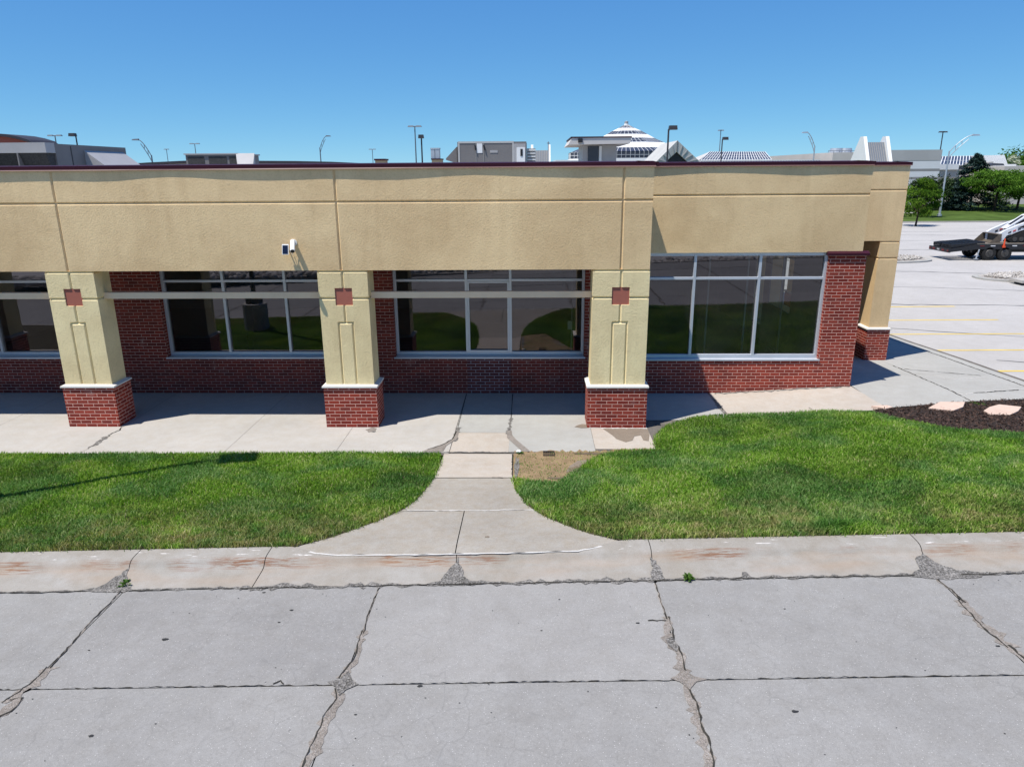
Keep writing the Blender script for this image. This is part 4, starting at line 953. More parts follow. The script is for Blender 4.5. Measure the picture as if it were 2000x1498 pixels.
# traffic islands with stones
def island(cx, cy, rx, ry, name_label, n):
    m = MB(); P = []; zz = zL(cx, cy)
    for i in range(28):
        t = 2*math.pi*i/28; P.append((cx+rx*math.copysign(abs(math.cos(t))**.8, math.cos(t)), cy+ry*math.copysign(abs(math.sin(t))**.8, math.sin(t))))
    m.prism(P, .10, M['sidewalk_g'], 'z', zz-.02); Q = [(cx+(x-cx)*.95, cy+(y-cy)*.86) for x, y in P]
    m.face([(x, y, zz+.085) for x, y in Q], M['stonebed']); tag(m.build('island'), kind='structure')
    rocks('stones', cx, cy, rx*.9, ry*.8, zz+.12, n, name_label)
def rocks(name, cx, cy, rx, ry, z, n, label, smin=.03, smax=.075, zf=None):
    bmx = bmesh.new(); bmesh.ops.create_icosphere(bmx, subdivisions=1, radius=1); B = np.array([v.co[:] for v in bmx.verts]); Fb = np.array([[v.index for v in f.verts] for f in bmx.faces]); bmx.free()
    t = rng.uniform(0, 2*np.pi, n); q = np.sqrt(rng.random(n)); x = cx+rx*q*np.cos(t); y = cy+ry*q*np.sin(t)
    if name == 'landscape_stones': x = cx+rng.uniform(-rx, rx, n); y = cy+rng.uniform(-ry, ry, n)+(-.19*(x-cx))
    sc = rng.uniform(smin, smax, (n, 1, 1))*rng.uniform(.6, 1.2, (n, 1, 3)); V_ = B[None]*sc*(1+.25*rng.normal(size=(n, len(B), 1)).clip(-1, 1))
    zz = z+rng.random(n)*smax*.5 if zf is None else zf(x, y)+rng.random(n)*smax*.4
    V_ += np.stack([x, y, zz], 1)[:, None]
    F_ = (Fb[None]+(np.arange(n)*len(B))[:, None, None]).ravel()
    o = fast_mesh(name, V_.reshape(-1, 3), F_, np.full(n*len(Fb), 3), M['rock'], {'tint': np.repeat(rng.random(n), len(B))}); tag(o, label, 'stones', None, 'stuff')
island(19.4, 44.0, 4.3, 2.1, 'pale landscape stones filling the farther kerbed island left of the trailer', 2200)
island(26.4, 35.9, 4.6, 1.7, 'pale landscape stones filling the nearer kerbed island at the right edge', 2000)
ic = thing('inlet_cover', 'concrete kerb inlet slab over a dark opening at the nearer stone island', 'storm drain', (24.3, 34, -.5))
m = MB(); m.box(22.5, 26.2, 33.55, 34.5, -.40, -.28, M['sidewalk']); m.build('slab', ic)
m = MB(); m.box(22.7, 26.1, 33.6, 34.4, -.53, -.401, M['black']); m.build('opening', ic)

# across the street (seen only as reflections in the windows)
ac = MB(); zf_ = lambda x, y: float(S(x, 0))+.05
poly_on(ac, [(-26, 5.2-1.0), (-26, -.2), (26, -9.2), (26, -4.6)], lambda x, y: float(S(x, 0))-.03, 0, M['soil'], 3) if False else None
ac.prism([(-26, 2.0-2.3), (26, -7.6), (26, -4.9), (-26, 2.6-.2-1.0)], .2, M['kerb'], 'z', .15); tag(ac.build('median'), kind='structure')
rocks('landscape_stones', 0, -3.2, 24, .9, .5, 2600, 'rough grey landscape stones in a bed across the street, mirrored in the window glass', .08, .2, lambda x, y: .34+.0*x)
ac = MB(); poly_on(ac, [(-200, -60), (200, -60), (200, -3.5), (-200, -3.5)], lambda x, y: -.6 if abs(x) > 60 else .0, .0, M['lot'], 30); tag(ac.build('far_road'), kind='structure')

# lamp post just outside the frame on the left lawn: throws the shadow on the grass, mirrored in the window
def shoebox_lamp(loc, h, label, group=None, mat='dkpole', ped=False, arm=.55, ang=0, r=.07, head=(.62, .42, .16), group2=None):
    t = thing('street_lamp', label, 'street lamp', loc, group); x, y, z = loc
    m = MB(); zb = z
    if ped:
        p_ = MB(); p_.tube((x, y, z-.3), (x, y, z+.82), .36, M['sidewalk_g'], .36, 20); p_.build('pedestal', t, bevel=.02)
        m.box(x-.19, x+.19, y-.19, y+.19, z+.82, z+1.02, M[mat]); zb = z+.82
    m.tube((x, y, zb), (x, y, z+h), r, M[mat], r*.8, 8); m.build('pole', t)
    k = MB(); ca, sa = math.cos(ang), math.sin(ang)
    k.tube((x, y, z+h-.1), (x+ca*arm, y+sa*arm, z+h), .035, M[mat], n=6); k.build('arm', t)
    k = MB(); L, W, Hh = head; cx, cy = x+ca*(arm+L/2-.05), y+sa*(arm+L/2-.05)
    v = []
    for zz, s_ in ((z+h-.03, 1.), (z+h+Hh-.03, .88)):
        for a_, b_ in ((-1, -1), (1, -1), (1, 1), (-1, 1)):
            ux, uy = a_*L/2*s_, b_*W/2*s_; v.append((cx+ca*ux-sa*uy, cy+sa*ux+ca*uy, zz))
    k.hull8(v, M[mat]); k.build('lamp_head', t); return t
lx, ly = -8.45, 9.25; 
shoebox_lamp((lx, ly, float(G(lx, ly))), 7.9, 'dark lamp post on a round concrete pedestal, mirrored in the left window', None, 'dkpole', True, .35, .3, .075, (.62, .5, .18))

# ------------------------------------------------------------------ poles far away
def zg_far(Y): return -.45
def t_pole(px, py, Y, wpx, label, mat='grpole', base=None):
    p = at(px, py, Y); zd = (p-Vector((0, 0, CH))).dot(AF); s = zd/CF; wd = wpx*s
    t = thing('light_pole', label, 'light pole', (p.x, Y, -.5), 'tall double headed light poles on the horizon')
    m = MB(); r = .095; m.tube((p.x, Y, -.5), (p.x, Y, p.z), r*1.15, M[mat], r*.75, 8); m.build('pole', t)
    k = MB(); k.tube((p.x-wd/2+.3, Y, p.z-.02), (p.x+wd/2-.3, Y, p.z-.02), .06, M[mat], n=6); k.build('crossarm', t)
    for sg in (-1, 1):
        k = MB(); xx = p.x+sg*(wd/2-.35); k.hull8([(xx-.4, Y-.22, p.z-.1), (xx+.4, Y-.22, p.z-.1), (xx+.4, Y+.22, p.z-.1), (xx-.4, Y+.22, p.z-.1), (xx-.3, Y-.15, p.z+.08), (xx+.3, Y-.15, p.z+.08), (xx+.3, Y+.15, p.z+.08), (xx-.3, Y+.15, p.z+.08)], M[mat]); k.build('lamp_head', t)
t_pole(107, 265, 105, 27, 'grey double headed light pole above the large left roof unit')
t_pole(325, 292, 190, 9, 'small far double headed light pole left of the louvred roof unit')
t_pole(380, 281, 150, 19, 'grey double headed light pole rising behind the louvred roof unit')
t_pole(502, 303, 260, 8, 'tiny far double headed light pole right of the louvred roof unit')
t_pole(727, 292, 190, 13, 'thin far double headed light pole above the short tan chimney')
t_pole(810, 247, 100, 26, 'tallest double headed light pole, left of the beige roof unit')
t_pole(1408, 255, 150, 11, 'thin double headed light pole over the long glass skylight')
t_pole(1842, 258, 112, 15, 'dark double headed light pole in front of the grey department store corner', 'dkpole')
def far_shoebox(px, py, Y, label, ang, mat='dkpole', hs=1.):
    p = at(px, py, Y); shoebox_lamp((p.x, Y, -.5), p.z+.5, label, 'box headed lamp posts behind the building', mat, False, .05, ang, .06, (.46*hs, .36*hs, .22*hs))
far_shoebox(148, 266, 55, 'black lamp post with one box head pointing left, above the large roof unit', math.pi)
far_shoebox(823, 270, 50, 'black box headed lamp post right of the tallest light pole', -1.5)
far_shoebox(1306, 253, 42, 'black box headed lamp post in front of the grey gable frame', 0)
far_shoebox(1411, 273, 62, 'black box headed lamp post over the long glass skylight', 0)
def davit(px, py, pxb, Y, arm_px, label, mat='galv', zb=-.5):
    top = at(px, py, Y); b0 = at(pxb, py+40, Y); s = -1 if px < pxb else 1
    x = b0.x; t = thing('highway_lamp', label, 'street lamp', (x, Y, zb), 'lamp posts with a curved truss arm')
    hp = top.z-1.9; m = MB(); m.tube((x, Y, zb), (x, Y, hp+.3), .12, M[mat], .07, 10); m.tube((x, Y, zb), (x, Y, zb+.35), .24, M[mat], n=10); m.build('pole', t)
    k = MB(); L = abs(top.x-x); 
    pu = [(x+s*L*q, Y, hp+.2+1.7*(1-(1-q)**1.7)) for q in np.linspace(0, 1, 9)]; pl = [(x+s*L*q, Y, hp-.5+2.35*(q**.8)*1.0) for q in np.linspace(0, .8, 7)]
    for a, b_ in zip(pu[:-1], pu[1:]): k.tube(a, b_, .045, M[mat], n=6)
    for a, b_ in zip(pl[:-1], pl[1:]): k.tube(a, b_, .04, M[mat], n=6)
    for i in (2, 4): k.tube(pu[i], pl[i], .03, M[mat], n=6)
    k.build('arm', t)
    k = MB(); q = pu[-1]; k.hull8([(q[0]-.1*s, Y-.12, q[2]-.1), (q[0]+.65*s, Y-.12, q[2]-.08), (q[0]+.65*s, Y+.12, q[2]-.08), (q[0]-.1*s, Y+.12, q[2]-.1), (q[0]-.1*s, Y-.1, q[2]+.08), (q[0]+.5*s, Y-.1, q[2]+.05), (q[0]+.5*s, Y+.1, q[2]+.05), (q[0]-.1*s, Y+.1, q[2]+.08)], M[mat]); k.build('lamp_head', t)
davit(269, 273, 297, 80, 0, 'curved arm lamp post leaning left against the sky at the left', 'grpole')
davit(638, 266, 626, 110, 0, 'curved arm lamp post pointing right against the sky, middle left', 'grpole')
davit(1576, 259, 1590, 95, 0, 'pale curved arm lamp post pointing left, right of the long skylight')
davit(1902, 264, 1853, 82, 0, 'galvanised curved arm lamp post on far lawn in front of spruce')

# ------------------------------------------------------------------ roof-top things
def pbox(m, px0, px1, py0, z0, Y, dep, mat):   # box whose front face spans the given pixels at distance Y, down to height z0
    a = at(px0, py0, Y); b_ = at(px1, py0, Y); m.box(min(a.x, b_.x), max(a.x, b_.x), Y, Y+dep, z0, a.z, mat)
    return a, b_
ZR = 4.42
def unit_frame(t, x0, x1, y, z0, z1, mat):
    k = MB()
    for x in (x0, x1): k.box(x-.03, x+.03, y-.012, y+.02, z0, z1, mat)
    k.box(x0-.03, x1+.03, y-.014, y+.02, z1-.05, z1+.02, mat); k.build('corner_trim', t)
# big left unit, its side face turned to us
ua = thing('rooftop_unit', 'big grey rooftop air handler with dark intake hoods, at the far left above the parapet', 'air conditioner', (-17, 23, ZR))
X0 = at(88, 285, 22).x; zt_ = at(88, 280, 22).z
m = MB(); m.box(X0-8.5, X0, 22.45, 26.4, ZR, zt_, M['rtu']); m.build('casing', ua)
m = MB(); m.prism([(22.0, zt_+.02), (22.0, zt_-.27), (22.44, zt_-.27), (22.44, zt_+.02)], 8.5, M['rtu_l'], 'x', X0-8.5); m.build('intake_hood', ua)
m = MB(); m.prism([(22.02, zt_-.271), (22.43, zt_-.271), (22.43, ZR+.02)], 8.4, M['rtu_d'], 'x', X0-8.45); m.build('filter_bank', ua)
for i in range(6):
    m = MB(); m.box(X0-.9-i*1.5, X0-.86-i*1.5, 21.99, 22.4, zt_-.95, zt_-.272, M['rtu']); m.build('divider', ua)
m = MB(); a1, a2 = zt_-.16, ZR+.42
m.raw([(X0+.004, 23.9, a1), (X0+.62, 23.9, a2+.12), (X0+.62, 23.9, a2), (X0+.004, 23.9, a2), (X0+.004, 26.2, a1), (X0+.62, 26.2, a2+.12), (X0+.62, 26.2, a2), (X0+.004, 26.2, a2)],
      [(0, 1, 2, 3), (7, 6, 5, 4), (0, 4, 5, 1), (1, 5, 6, 2), (2, 6, 7, 3), (3, 7, 4, 0)], M['rtu_l']); m.build('side_hood', ua)
m = MB(); m.box(X0-.02, X0+.008, 23.2, 23.24, ZR, zt_-.05, M['rtu_d']); m.build('panel_joint', ua)
# louvred unit
ub = thing('rooftop_unit', 'low rooftop unit with dark louvred panels and a pale side hood, left of centre', 'air conditioner', (-18, 30, ZR))
a, b_ = at(362, 303, 30), at(444, 303, 30); c_ = at(488, 304, 31.4); zt_ = a.z
m = MB(); m.box(a.x, c_.x, 30, 32.4, ZR, zt_, M['rtu']); m.build('casing', ub)
for q0, q1 in ((366, 398), (407, 442), (447, 486)):
    m = MB(); m.box(at(q0, 303, 30).x, at(q1, 303, 30).x, 29.985, 29.999, ZR, zt_-.07, M['rtu_d']); m.build('coil_panel', ub)
m = MB(); m.box(a.x-.05, c_.x+.05, 29.95, 32.45, zt_+.001, zt_+.05, M['rtu_l']); m.build('top_trim', ub)
m = MB(); q = at(472, 308, 29.9); m.raw([(q.x-.25, 29.98, q.z+.16), (q.x+.5, 29.98, q.z+.16), (q.x+.62, 29.4, q.z-.28), (q.x+.0, 29.4, q.z-.28), (q.x-.25, 29.98, q.z-.3), (q.x+.5, 29.98, q.z-.3)], [(0, 1, 2, 3), (0, 3, 4), (1, 5, 2), (4, 3, 2, 5)], M['rtu_l']); m.build('side_hood', ub)
# beige box unit in the middle
uc = thing('rooftop_unit', 'beige box rooftop unit with wedge hood and service door, in the middle above the parapet', 'air conditioner', (-1.5, 30, ZR))
a, b_ = at(893, 278, 30), at(1028, 278, 30); zt_ = a.z; xs_ = at(1003, 278, 30).x
m = MB(); m.box(a.x, b_.x, 30, 32.6, ZR, zt_, M['rtu']); m.build('casing', uc)
m = MB(); m.box(xs_, b_.x-.03, 29.985, 29.999, ZR, zt_-.08, M['rtu_l']); m.build('end_panel', uc)
m = MB(); m.box(xs_+.12, b_.x-.05, 29.965, 29.984, ZR+.05, zt_-.22, M['white']); dr_ = m.build('service_door', uc)
m = MB(); m.box(xs_+.27, xs_+.36, 29.95, 29.964, zt_-.55, zt_-.28, M['black']); m.build('handle', dr_)
m = MB()
for q in (916+13, 944): m.box(at(q, 280, 30).x, at(q, 280, 30).x+.022, 29.985, 29.999, ZR, zt_-.04, M['mall_d'])
m.box(at(931, 280, 30).x, at(942, 280, 30).x, 29.988, 29.999, zt_-.42, zt_-.06, M['white'])
m.box(at(957, 294, 30).x, at(972, 294, 30).x, 29.988, 29.999, at(957, 299, 30).z, at(957, 294, 30).z, M['rtu_l'])
m.tube((at(928, 284, 30).x, 29.96, at(928, 284, 30).z), (at(929, 292, 30).x, 29.96, at(929, 294, 30).z), .03, M['black'], n=6)
m.tube((at(945, 284, 30).x, 29.96, at(945, 284, 30).z), (at(947, 292, 30).x, 29.96, at(947, 294, 30).z), .03, M['black'], n=6)
m.build('access_panel', uc)
unit_frame(uc, a.x+.06, xs_-.02, 30, ZR, zt_, M['mall_g'])
h0, h1, h2, h3 = at(892, 287, 30.2), at(871, 310, 30.2), at(871, 313, 30.2), at(893, 320, 30.2)
m = MB(); m.prism([(h0.x, h0.z), (h1.x, h1.z), (h2.x, h2.z), (h3.x, h3.z)], 2.2, M['rtu'], 'y', 30.2); m.build('wedge_hood', uc)
m = MB(); m.box(at(1029, 290, 30).x, at(1046, 290, 30).x, 30.4, 30.5, ZR, at(1030, 290, 30).z, M['mall_d'])
for i in range(9): z_ = ZR+.1+i*.12; m.box(at(1030, 290, 30).x, at(1046, 290, 30).x, 30.36, 30.399, z_, z_+.045, M['white'])
m.build('louvre', uc)
# chimneys
ch = thing('chimney', 'short tan stucco chimney stub with a dark cap, nearest the thin far pole', 'chimney', (-7.5, 28, ZR), 'tan chimney stubs on the roof')
m = MB(); a, b_ = pbox(m, 732.5, 751.5, 314, ZR, 28, .55, M['tan']); m.build('shaft', ch)
m = MB(); m.box(a.x-.03, b_.x+.03, 27.96, 28.6, a.z+.001, a.z+.06, M['maroon']); m.build('cap', ch)
ch = thing('chimney', 'tan stucco chimney with two shiny metal flues on top', 'chimney', (-4, 28, ZR), 'tan chimney stubs on the roof')
m = MB(); a, b_ = pbox(m, 843, 862, 312.5, ZR, 28, .55, M['tan']); m.build('shaft', ch)
m = MB(); m.box(a.x-.02, b_.x+.02, 27.97, 28.58, a.z+.001, a.z+.04, M['maroon']); m.build('cap', ch)
for q0, q1 in ((841, 848.5), (849.5, 858)):
    m = MB(); zz = at(840, 290, 28.1).z; xa, xb = at(q0, 290, 28.1).x, at(q1, 290, 28.1).x; m.box(xa, xb, 28.1, 28.35, a.z+.04, zz, M['galv']); m.box(xa-.01, xb+.01, 28.09, 28.36, zz-.04, zz+.01, M['galv']); m.build('flue', ch)
# roof-top penthouse with a flat canopy
ph = thing('penthouse', 'white flat canopied rooftop penthouse with dark window, in front of the stepped dome', 'rooftop building', (6, 38, ZR))
Y = 38; zt_, zb_ = at(1120, 270, Y).z, at(1120, 283, Y).z
l0, l1, r0, r1 = at(1117, 270, Y).x, at(1110, 284, Y).x, at(1233, 270, Y).x, at(1231, 281, Y).x
m = MB(); m.hull8([(l1, Y, zb_), (r1, Y, zb_+.03), (r1, Y+5, zb_+.03), (l1, Y+5, zb_), (l0, Y, zt_), (r0, Y, zt_), (r0, Y+5, zt_), (l0, Y+5, zt_)], M['canopy']); m.build('canopy', ph)
m = MB(); m.box(l0-.05, r0+.03, Y-.03, Y+5, zt_+.001, zt_+.06, M['maroon']); m.build('canopy_cap', ph)
m = MB(); m.box(at(1138, 300, Y+1).x, at(1204, 300, Y+1).x, Y+1, Y+4.5, ZR, zb_, M['rtu_l']); m.build('wall', ph)
m = MB(); m.box(at(1148, 300, Y+1).x, at(1169, 300, Y+1).x, Y+.96, Y+.999, ZR+.1, zb_-.05, M['dkglass']); fr_ = m.build('window', ph)
m = MB(); m.box(at(1170, 300, Y+1).x, at(1175, 300, Y+1).x, Y+.955, Y+.999, ZR+.1, zb_-.05, M['white']); m.build('frame', fr_)
m = MB(); q = at(1133, 273, Y); m.box(q.x-.1, q.x+.12, Y-.12, Y-.002, q.z-.14, q.z+.04, M['black']); m.build('flood_light', ph)
an = MB(); p = at(1071, 277, 60); an.tube((p.x, 60, -.5), (p.x, 60, p.z), .06, M['grpole'], .03, 8); an.tube((p.x-.12, 60, p.z-.12), (p.x+.12, 60, p.z-.12), .03, M['grpole'], n=6); tag(an.build('antenna_mast'), 'thin grey antenna mast left of the penthouse', 'antenna')

# ------------------------------------------------------------------ low dark roofs on the left
rd = thing('arched_roof_building', 'red barrel roofed building with a dark edge, far left behind the big roof unit', 'building', (-50, 62, -.5))
Y = 62; pts = [at(q, py, Y) for q, py in ((-80, 290), (-60, 272), (0, 267), (20, 269), (40, 273), (60, 279), (75, 290))]
m = MB(); m.prism([(pts[0].x, -.5)]+[(p.x, p.z) for p in pts]+[(pts[-1].x, -.5)], 3, M['redroof'], 'y', Y); m.build('end_wall', rd)
m = MB()
for p, q in zip(pts[:-1], pts[1:]): m.hull8([(p.x, Y-.3, p.z+.01), (q.x, Y-.3, q.z+.01), (q.x, Y+3.2, q.z+.01), (p.x, Y+3.2, p.z+.01), (p.x, Y-.3, p.z+.22), (q.x, Y-.3, q.z+.22), (q.x, Y+3.2, q.z+.22), (p.x, Y+3.2, p.z+.22)], M['dkroof'])
m.build('roof', rd)
lr = thing('dark_roofed_building', 'long low building with a shallow dark curved roof, behind the parapet on the left', 'building', (-25, 70, -.5))
Y = 70; pts = [at(q, py, Y) for q, py in ((205, 324), (290, 318), (362, 314.5), (430, 314), (500, 314.5), (580, 315), (650, 316.5), (735, 321))]
m = MB(); m.prism([(pts[0].x, -.5)]+[(p.x, p.z-.22) for p in pts]+[(pts[-1].x, -.5)], 20, M['mall_d'], 'y', Y); m.build('wall', lr)
m = MB()
for p, q in zip(pts[:-1], pts[1:]): m.hull8([(p.x, Y-.4, p.z-.21), (q.x, Y-.4, q.z-.21), (q.x, Y+20, q.z-.21), (p.x, Y+20, p.z-.21), (p.x, Y-.4, p.z), (q.x, Y-.4, q.z), (q.x, Y+20, q.z), (p.x, Y+20, p.z)], M['dkroof'])
m.build('roof', lr)

# ------------------------------------------------------------------ the shopping mall
def bars(m, p0, p1, q0, q1, n, r, mat, extra=()):   # n+1 bars from edge p0-p1 to edge q0-q1
    for i in range(n+1):
        t = i/n; a = Vector(p0).lerp(Vector(p1), t); b_ = Vector(q0).lerp(Vector(q1), t); m.tube(a, b_, r, mat, n=4)
    for t in extra: m.tube(Vector(p0).lerp(Vector(q0), t), Vector(p1).lerp(Vector(q1), t), r, mat, n=4)
dm = thing('glass_dome', 'white stepped octagonal dome with bands of dark glass, behind the penthouse', 'dome', (0, 0, 0)); 
Yd = 130; cen = at(1221, 310, Yd); ORG[dm.name] = Vector((cen.x, Yd, -.5)); dm.location = (cen.x, Yd, -.5)
zd = (cen-Vector((0, 0, CH))).dot(AF); sd = zd/CF
def zy(py): return at(1221, py, Yd).z
prof = [(120, 330, 'white'), (118, 311, 'white'), (115.5, 310.5, 'g'), (115.5, 298, 'g2'), (97, 291.5, 'white'), (87, 289, 'white'), (70, 281.5, 'g'), (52, 271.5, 'white'), (48, 270, 'white'), (44, 264, 'g'), (30, 257, 'white'), (27, 256, 'white'), (17, 251.5, 'g'), (5, 245, 'white')]
prof = [(122, 334), (117, 310.5), (117, 298), (97, 291), (66, 280.5), (55, 272), (42, 264), (28, 256.5), (17, 251), (5, 244.5)]
kind = ['white', 'glass', 'glass', 'white', 'glass', 'white', 'glass', 'white', 'glass']
prof = [(120, 334), (117.5, 311), (117, 298), (98, 291), (68, 281), (47, 271), (74, 281)]
def ring(rp, py, n=8): return [(cen.x+rp*sd*math.cos(math.pi/8+i*math.pi/4)*1.0, Yd+rp*sd*math.sin(math.pi/8+i*math.pi/4), zy(py)) for i in range(n)]
tiers = [(121, 336, 119, 311, 'w'), (117, 311, 117, 298.5, 'g'), (117, 298.5, 98, 291, 'g'), (98, 291, 75, 280.5, 'w'), (75, 280.5, 55, 271.5, 'g'), (56, 271.5, 43, 264.2, 'w'), (42.5, 264.2, 29.5, 257, 'g'), (30, 257, 17, 251.3, 'w'), (16.5, 251.3, 5, 245, 'g')]
for r0_, y0_, r1_, y1_, kd in tiers:
    A, B = ring(r0_, y0_), ring(r1_, y1_); m = MB()
    m.raw(A+B, [(i, (i+1) % 8, 8+(i+1) % 8, 8+i) for i in range(8)], M['white'] if kd == 'w' else M['dkglass'])
    if kd == 'g': m.raw([(x, y, z+.02) for x, y, z in B], [tuple(range(8))], M['white'])
    o = m.build('white_tier' if kd == 'w' else 'glass_band', dm)
    if kd == 'g':
        k = MB(); nb = max(3, int(r0_*.10))
        for i in range(8): bars(k, A[i], A[(i+1) % 8], B[i], B[(i+1) % 8], nb, .032, M['white'], (0, 1) if y0_-y1_ < 9 else (0, .5, 1))
        k.build('glazing_bars', o)
m = MB(); m.tube((cen.x, Yd, zy(245.5)), (cen.x, Yd, zy(242)), 4.2*sd, M['white'], n=12); m.tube((cen.x, Yd, zy(242)), (cen.x, Yd, zy(238)), 3.4*sd, M['rtu_l'], 3.8*sd, n=12); m.tube((cen.x, Yd, zy(238)), (cen.x, Yd, zy(236.5)), 2*sd, M['rtu_l'], .5*sd, n=12); m.build('finial', dm)
mb_ = thing('mall_building', 'low white mall building with flat roof below the dome and skylights', 'building', (10, 135, -.5))
m = MB(); a, b_ = at(1000, 312, 118), at(1600, 318, 118); m.box(at(1085, 315, 122).x, at(1290, 315, 122).x, 122, 160, -.5, at(1100, 313, 122).z, M['white']); m.build('wall', mb_)
# gable frame
gf = thing('gable_frame', 'grey panelled triangular gable framing a black opening, right of the dome', 'gable', (20, 95, -.5))
Y = 95; ap, bl_, br_ = at(1323.5, 275, Y), at(1277, 321, Y), at(1372, 321, Y); zb_ = bl_.z; iap, ib0, ib1 = at(1322, 297, Y), at(1295, 321, Y), at(1348, 321, Y)
m = MB(); d = 12
for o_, i_ in (((bl_, ap), (ib0, iap)), ((ap, br_), (iap, ib1))):
    (p, q), (pi, qi) = o_, i_
    m.raw([(p.x, Y, p.z), (q.x, Y, q.z), (qi.x, Y+.1, qi.z), (pi.x, Y+.1, pi.z), (p.x, Y+d, p.z), (q.x, Y+d, q.z), (qi.x, Y+d, qi.z), (pi.x, Y+d, pi.z)], [(0, 1, 2, 3), (4, 5, 6, 7), (0, 4, 5, 1), (3, 2, 6, 7), (0, 3, 7, 4), (1, 2, 6, 5)], M['mall_g'])
m.build('frame', gf)
m = MB()
for (p, q), (pi, qi) in (((bl_, ap), (ib0, iap)), ((ap, br_), (iap, ib1))):
    for i in range(6):
        t = i/5; a_ = p.lerp(q, t); b2 = pi.lerp(qi, t); m.tube((a_.x, Y-.03, a_.z), (b2.x, Y+.04, b2.z), .05, M['rtu_l'], n=4)
m.build('panel_seam', gf)
m = MB(); m.raw([(ib0.x-.3, Y+.4, ib0.z-.5), (ib1.x+.3, Y+.4, ib1.z-.5), (iap.x, Y+.4, iap.z)], [(0, 1, 2)], M['black']); m.build('opening', gf)
m = MB(); m.box(bl_.x, br_.x, Y, Y+d, -.5, zb_-.02, M['mall_g']); m.build('wall', gf)
# long hipped skylight
sk = thing('skylight', 'long dark glass skylight with white bars, between the gable frame and the grey department store', 'skylight', (30, 105, -.5)); Y = 105
e0, e1, r0_, r1_ = at(1366, 313, Y), at(1507, 312, Y), at(1386, 297, Y+4), at(1494, 297, Y+4)
m = MB(); m.raw([(e0.x, Y, e0.z), (e1.x, Y, e1.z), (r1_.x, Y+4, r1_.z), (r0_.x, Y+4, r0_.z), (e0.x, Y+8, e0.z), (e1.x, Y+8, e1.z)], [(0, 1, 2, 3), (5, 4, 3, 2), (1, 5, 2)], M['dkglass'])
m.raw([(e0.x, Y, e0.z), (r0_.x, Y+4, r0_.z), (e0.x, Y+8, e0.z)], [(0, 1, 2)], M['mall_g']); gl_ = m.build('glass_roof', sk)
m = MB(); bars(m, e0.lerp(e1, .02), e1, r0_, r1_, 26, .045, M['white'], (0, .33, .66, 1)); m.build('glazing_bars', gl_)
m = MB(); a, b_ = at(1368, 314, Y-1), at(1603, 312, Y-1); m.box(a.x, b_.x, Y-1, Y+12, -.5, a.z, M['white']); m.build('wall', sk)
m = MB(); 
for i in range(44):
    x = a.x+(b_.x-a.x)*(i+.2)/44; m.box(x, x+(b_.x-a.x)/44*.6, Y-1.05, Y-1.001, a.z-1.1, a.z-.12, M['dkglass'])
m.build('window_band', sk)
# department store
ds = thing('department_store', 'big grey banded windowless department store behind the trees on the right', 'building', (50, 112, -.5)); Y = 112
xa, xm, xb = at(1603, 300, Y).x, at(1627, 300, Y-3).x, at(1836, 300, Y-3).x; zl, zr = at(1610, 299.5, Y).z, at(1800, 295, Y-3).z
m = MB()
m.prism([(xa, Y), (xm, Y-3), (at(1730, 300, Y-3).x, Y-3), (at(1730, 300, Y-3).x, Y+25), (xa, Y+25)], zl+.5, M['mall_b'], 'z', -.5)
m.box(at(1725, 300, Y-3).x, xb, Y-3.4, Y+30, -.5, zr, M['mall_g']); m.build('wall', ds)
for y0_, y1_, mt in ((293, 314, 'mall_g'), (315, 330, 'white'), (330, 335, 'mall_d'), (335.2, 346, 'white'), (346, 351, 'mall_d'), (351.2, 372, 'white'), (372, 378, 'mall_d')):
    m = MB(); m.box(at(1725, 300, Y-3.4).x-.04, xb+.05, Y-3.46, Y+29, at(1800, y1_, Y-3.46).z, at(1800, y0_, Y-3.46).z, M[mt]); m.build('wall_band', ds)
for q in (1634, 1652):
    p = at(q, 290, Y+3); m = MB(); m.tube((p.x, Y+3, zl), (p.x, Y+3, p.z), 1.0, M['galv'], .85, 16); m.build('cooling_fan', ds)
m = MB(); q0, q1 = at(1618, 295, Y+1), at(1672, 295, Y+1); m.tube((q0.x, Y+1, q0.z), (q1.x, Y+1, q1.z), .05, M['grpole'], n=4)
for i in range(6): x = q0.x+(q1.x-q0.x)*i/5; m.tube((x, Y+1, zl), (x, Y+1, q0.z), .04, M['grpole'], n=4)
m.build('roof_rail', ds)
# wedge shaped roof monitors
def monitor(pl, pr, ptop, pbot, Y, label, fin_px, side_px):
    t = thing('roof_monitor', label, 'roof monitor', (at(pl, pbot, Y).x, Y, -.5)); zt2, zb2 = at(pl, ptop, Y).z, at(pl, pbot, Y).z-2.5
    D = 4.5; s_ = ((at(pl, 300, Y)-Vector((0, 0, CH))).dot(AF))/CF; fw_ = fin_px*s_
    run = 2.4*(zt2-zb2)/4
    for px_ in (pl, pr-fin_px):
        x = at(px_, ptop, Y).x; m = MB()
        m.prism([(Y-.25, zt2+.25), (Y-.25-run, zb2), (Y+D, zb2), (Y+.5, zt2+.25)], fw_, M['white'], 'x', x); m.build('fin', t)
    x0_, x1_ = at(pl+fin_px, 300, Y).x, at(pr-fin_px, 300, Y).x; m = MB()
    m.prism([(Y, zt2-.35), (Y-run+.1, zb2), (Y+D-.2, zb2), (Y+.4, zt2-.35)], x1_-x0_-.01, M['grpole'], 'x', x0_+.005); m.build('metal_slope', t)
    m = MB(); n = 9
    for i in range(1, n): 
        x = x0_+(x1_-x0_)*i/n; m.tube((x, Y-.02, zt2-.33), (x, Y-run+.08, zb2+.02), .03, M['mall_d'], n=4)
    m.build('standing_seam', t)
    m = MB(); m.box(at(pl, 300, Y).x-1, at(pr, 300, Y).x+1, Y-run-.2, Y+D+1, -.5, zb2+.02, M['mall_b']); m.build('base', t)
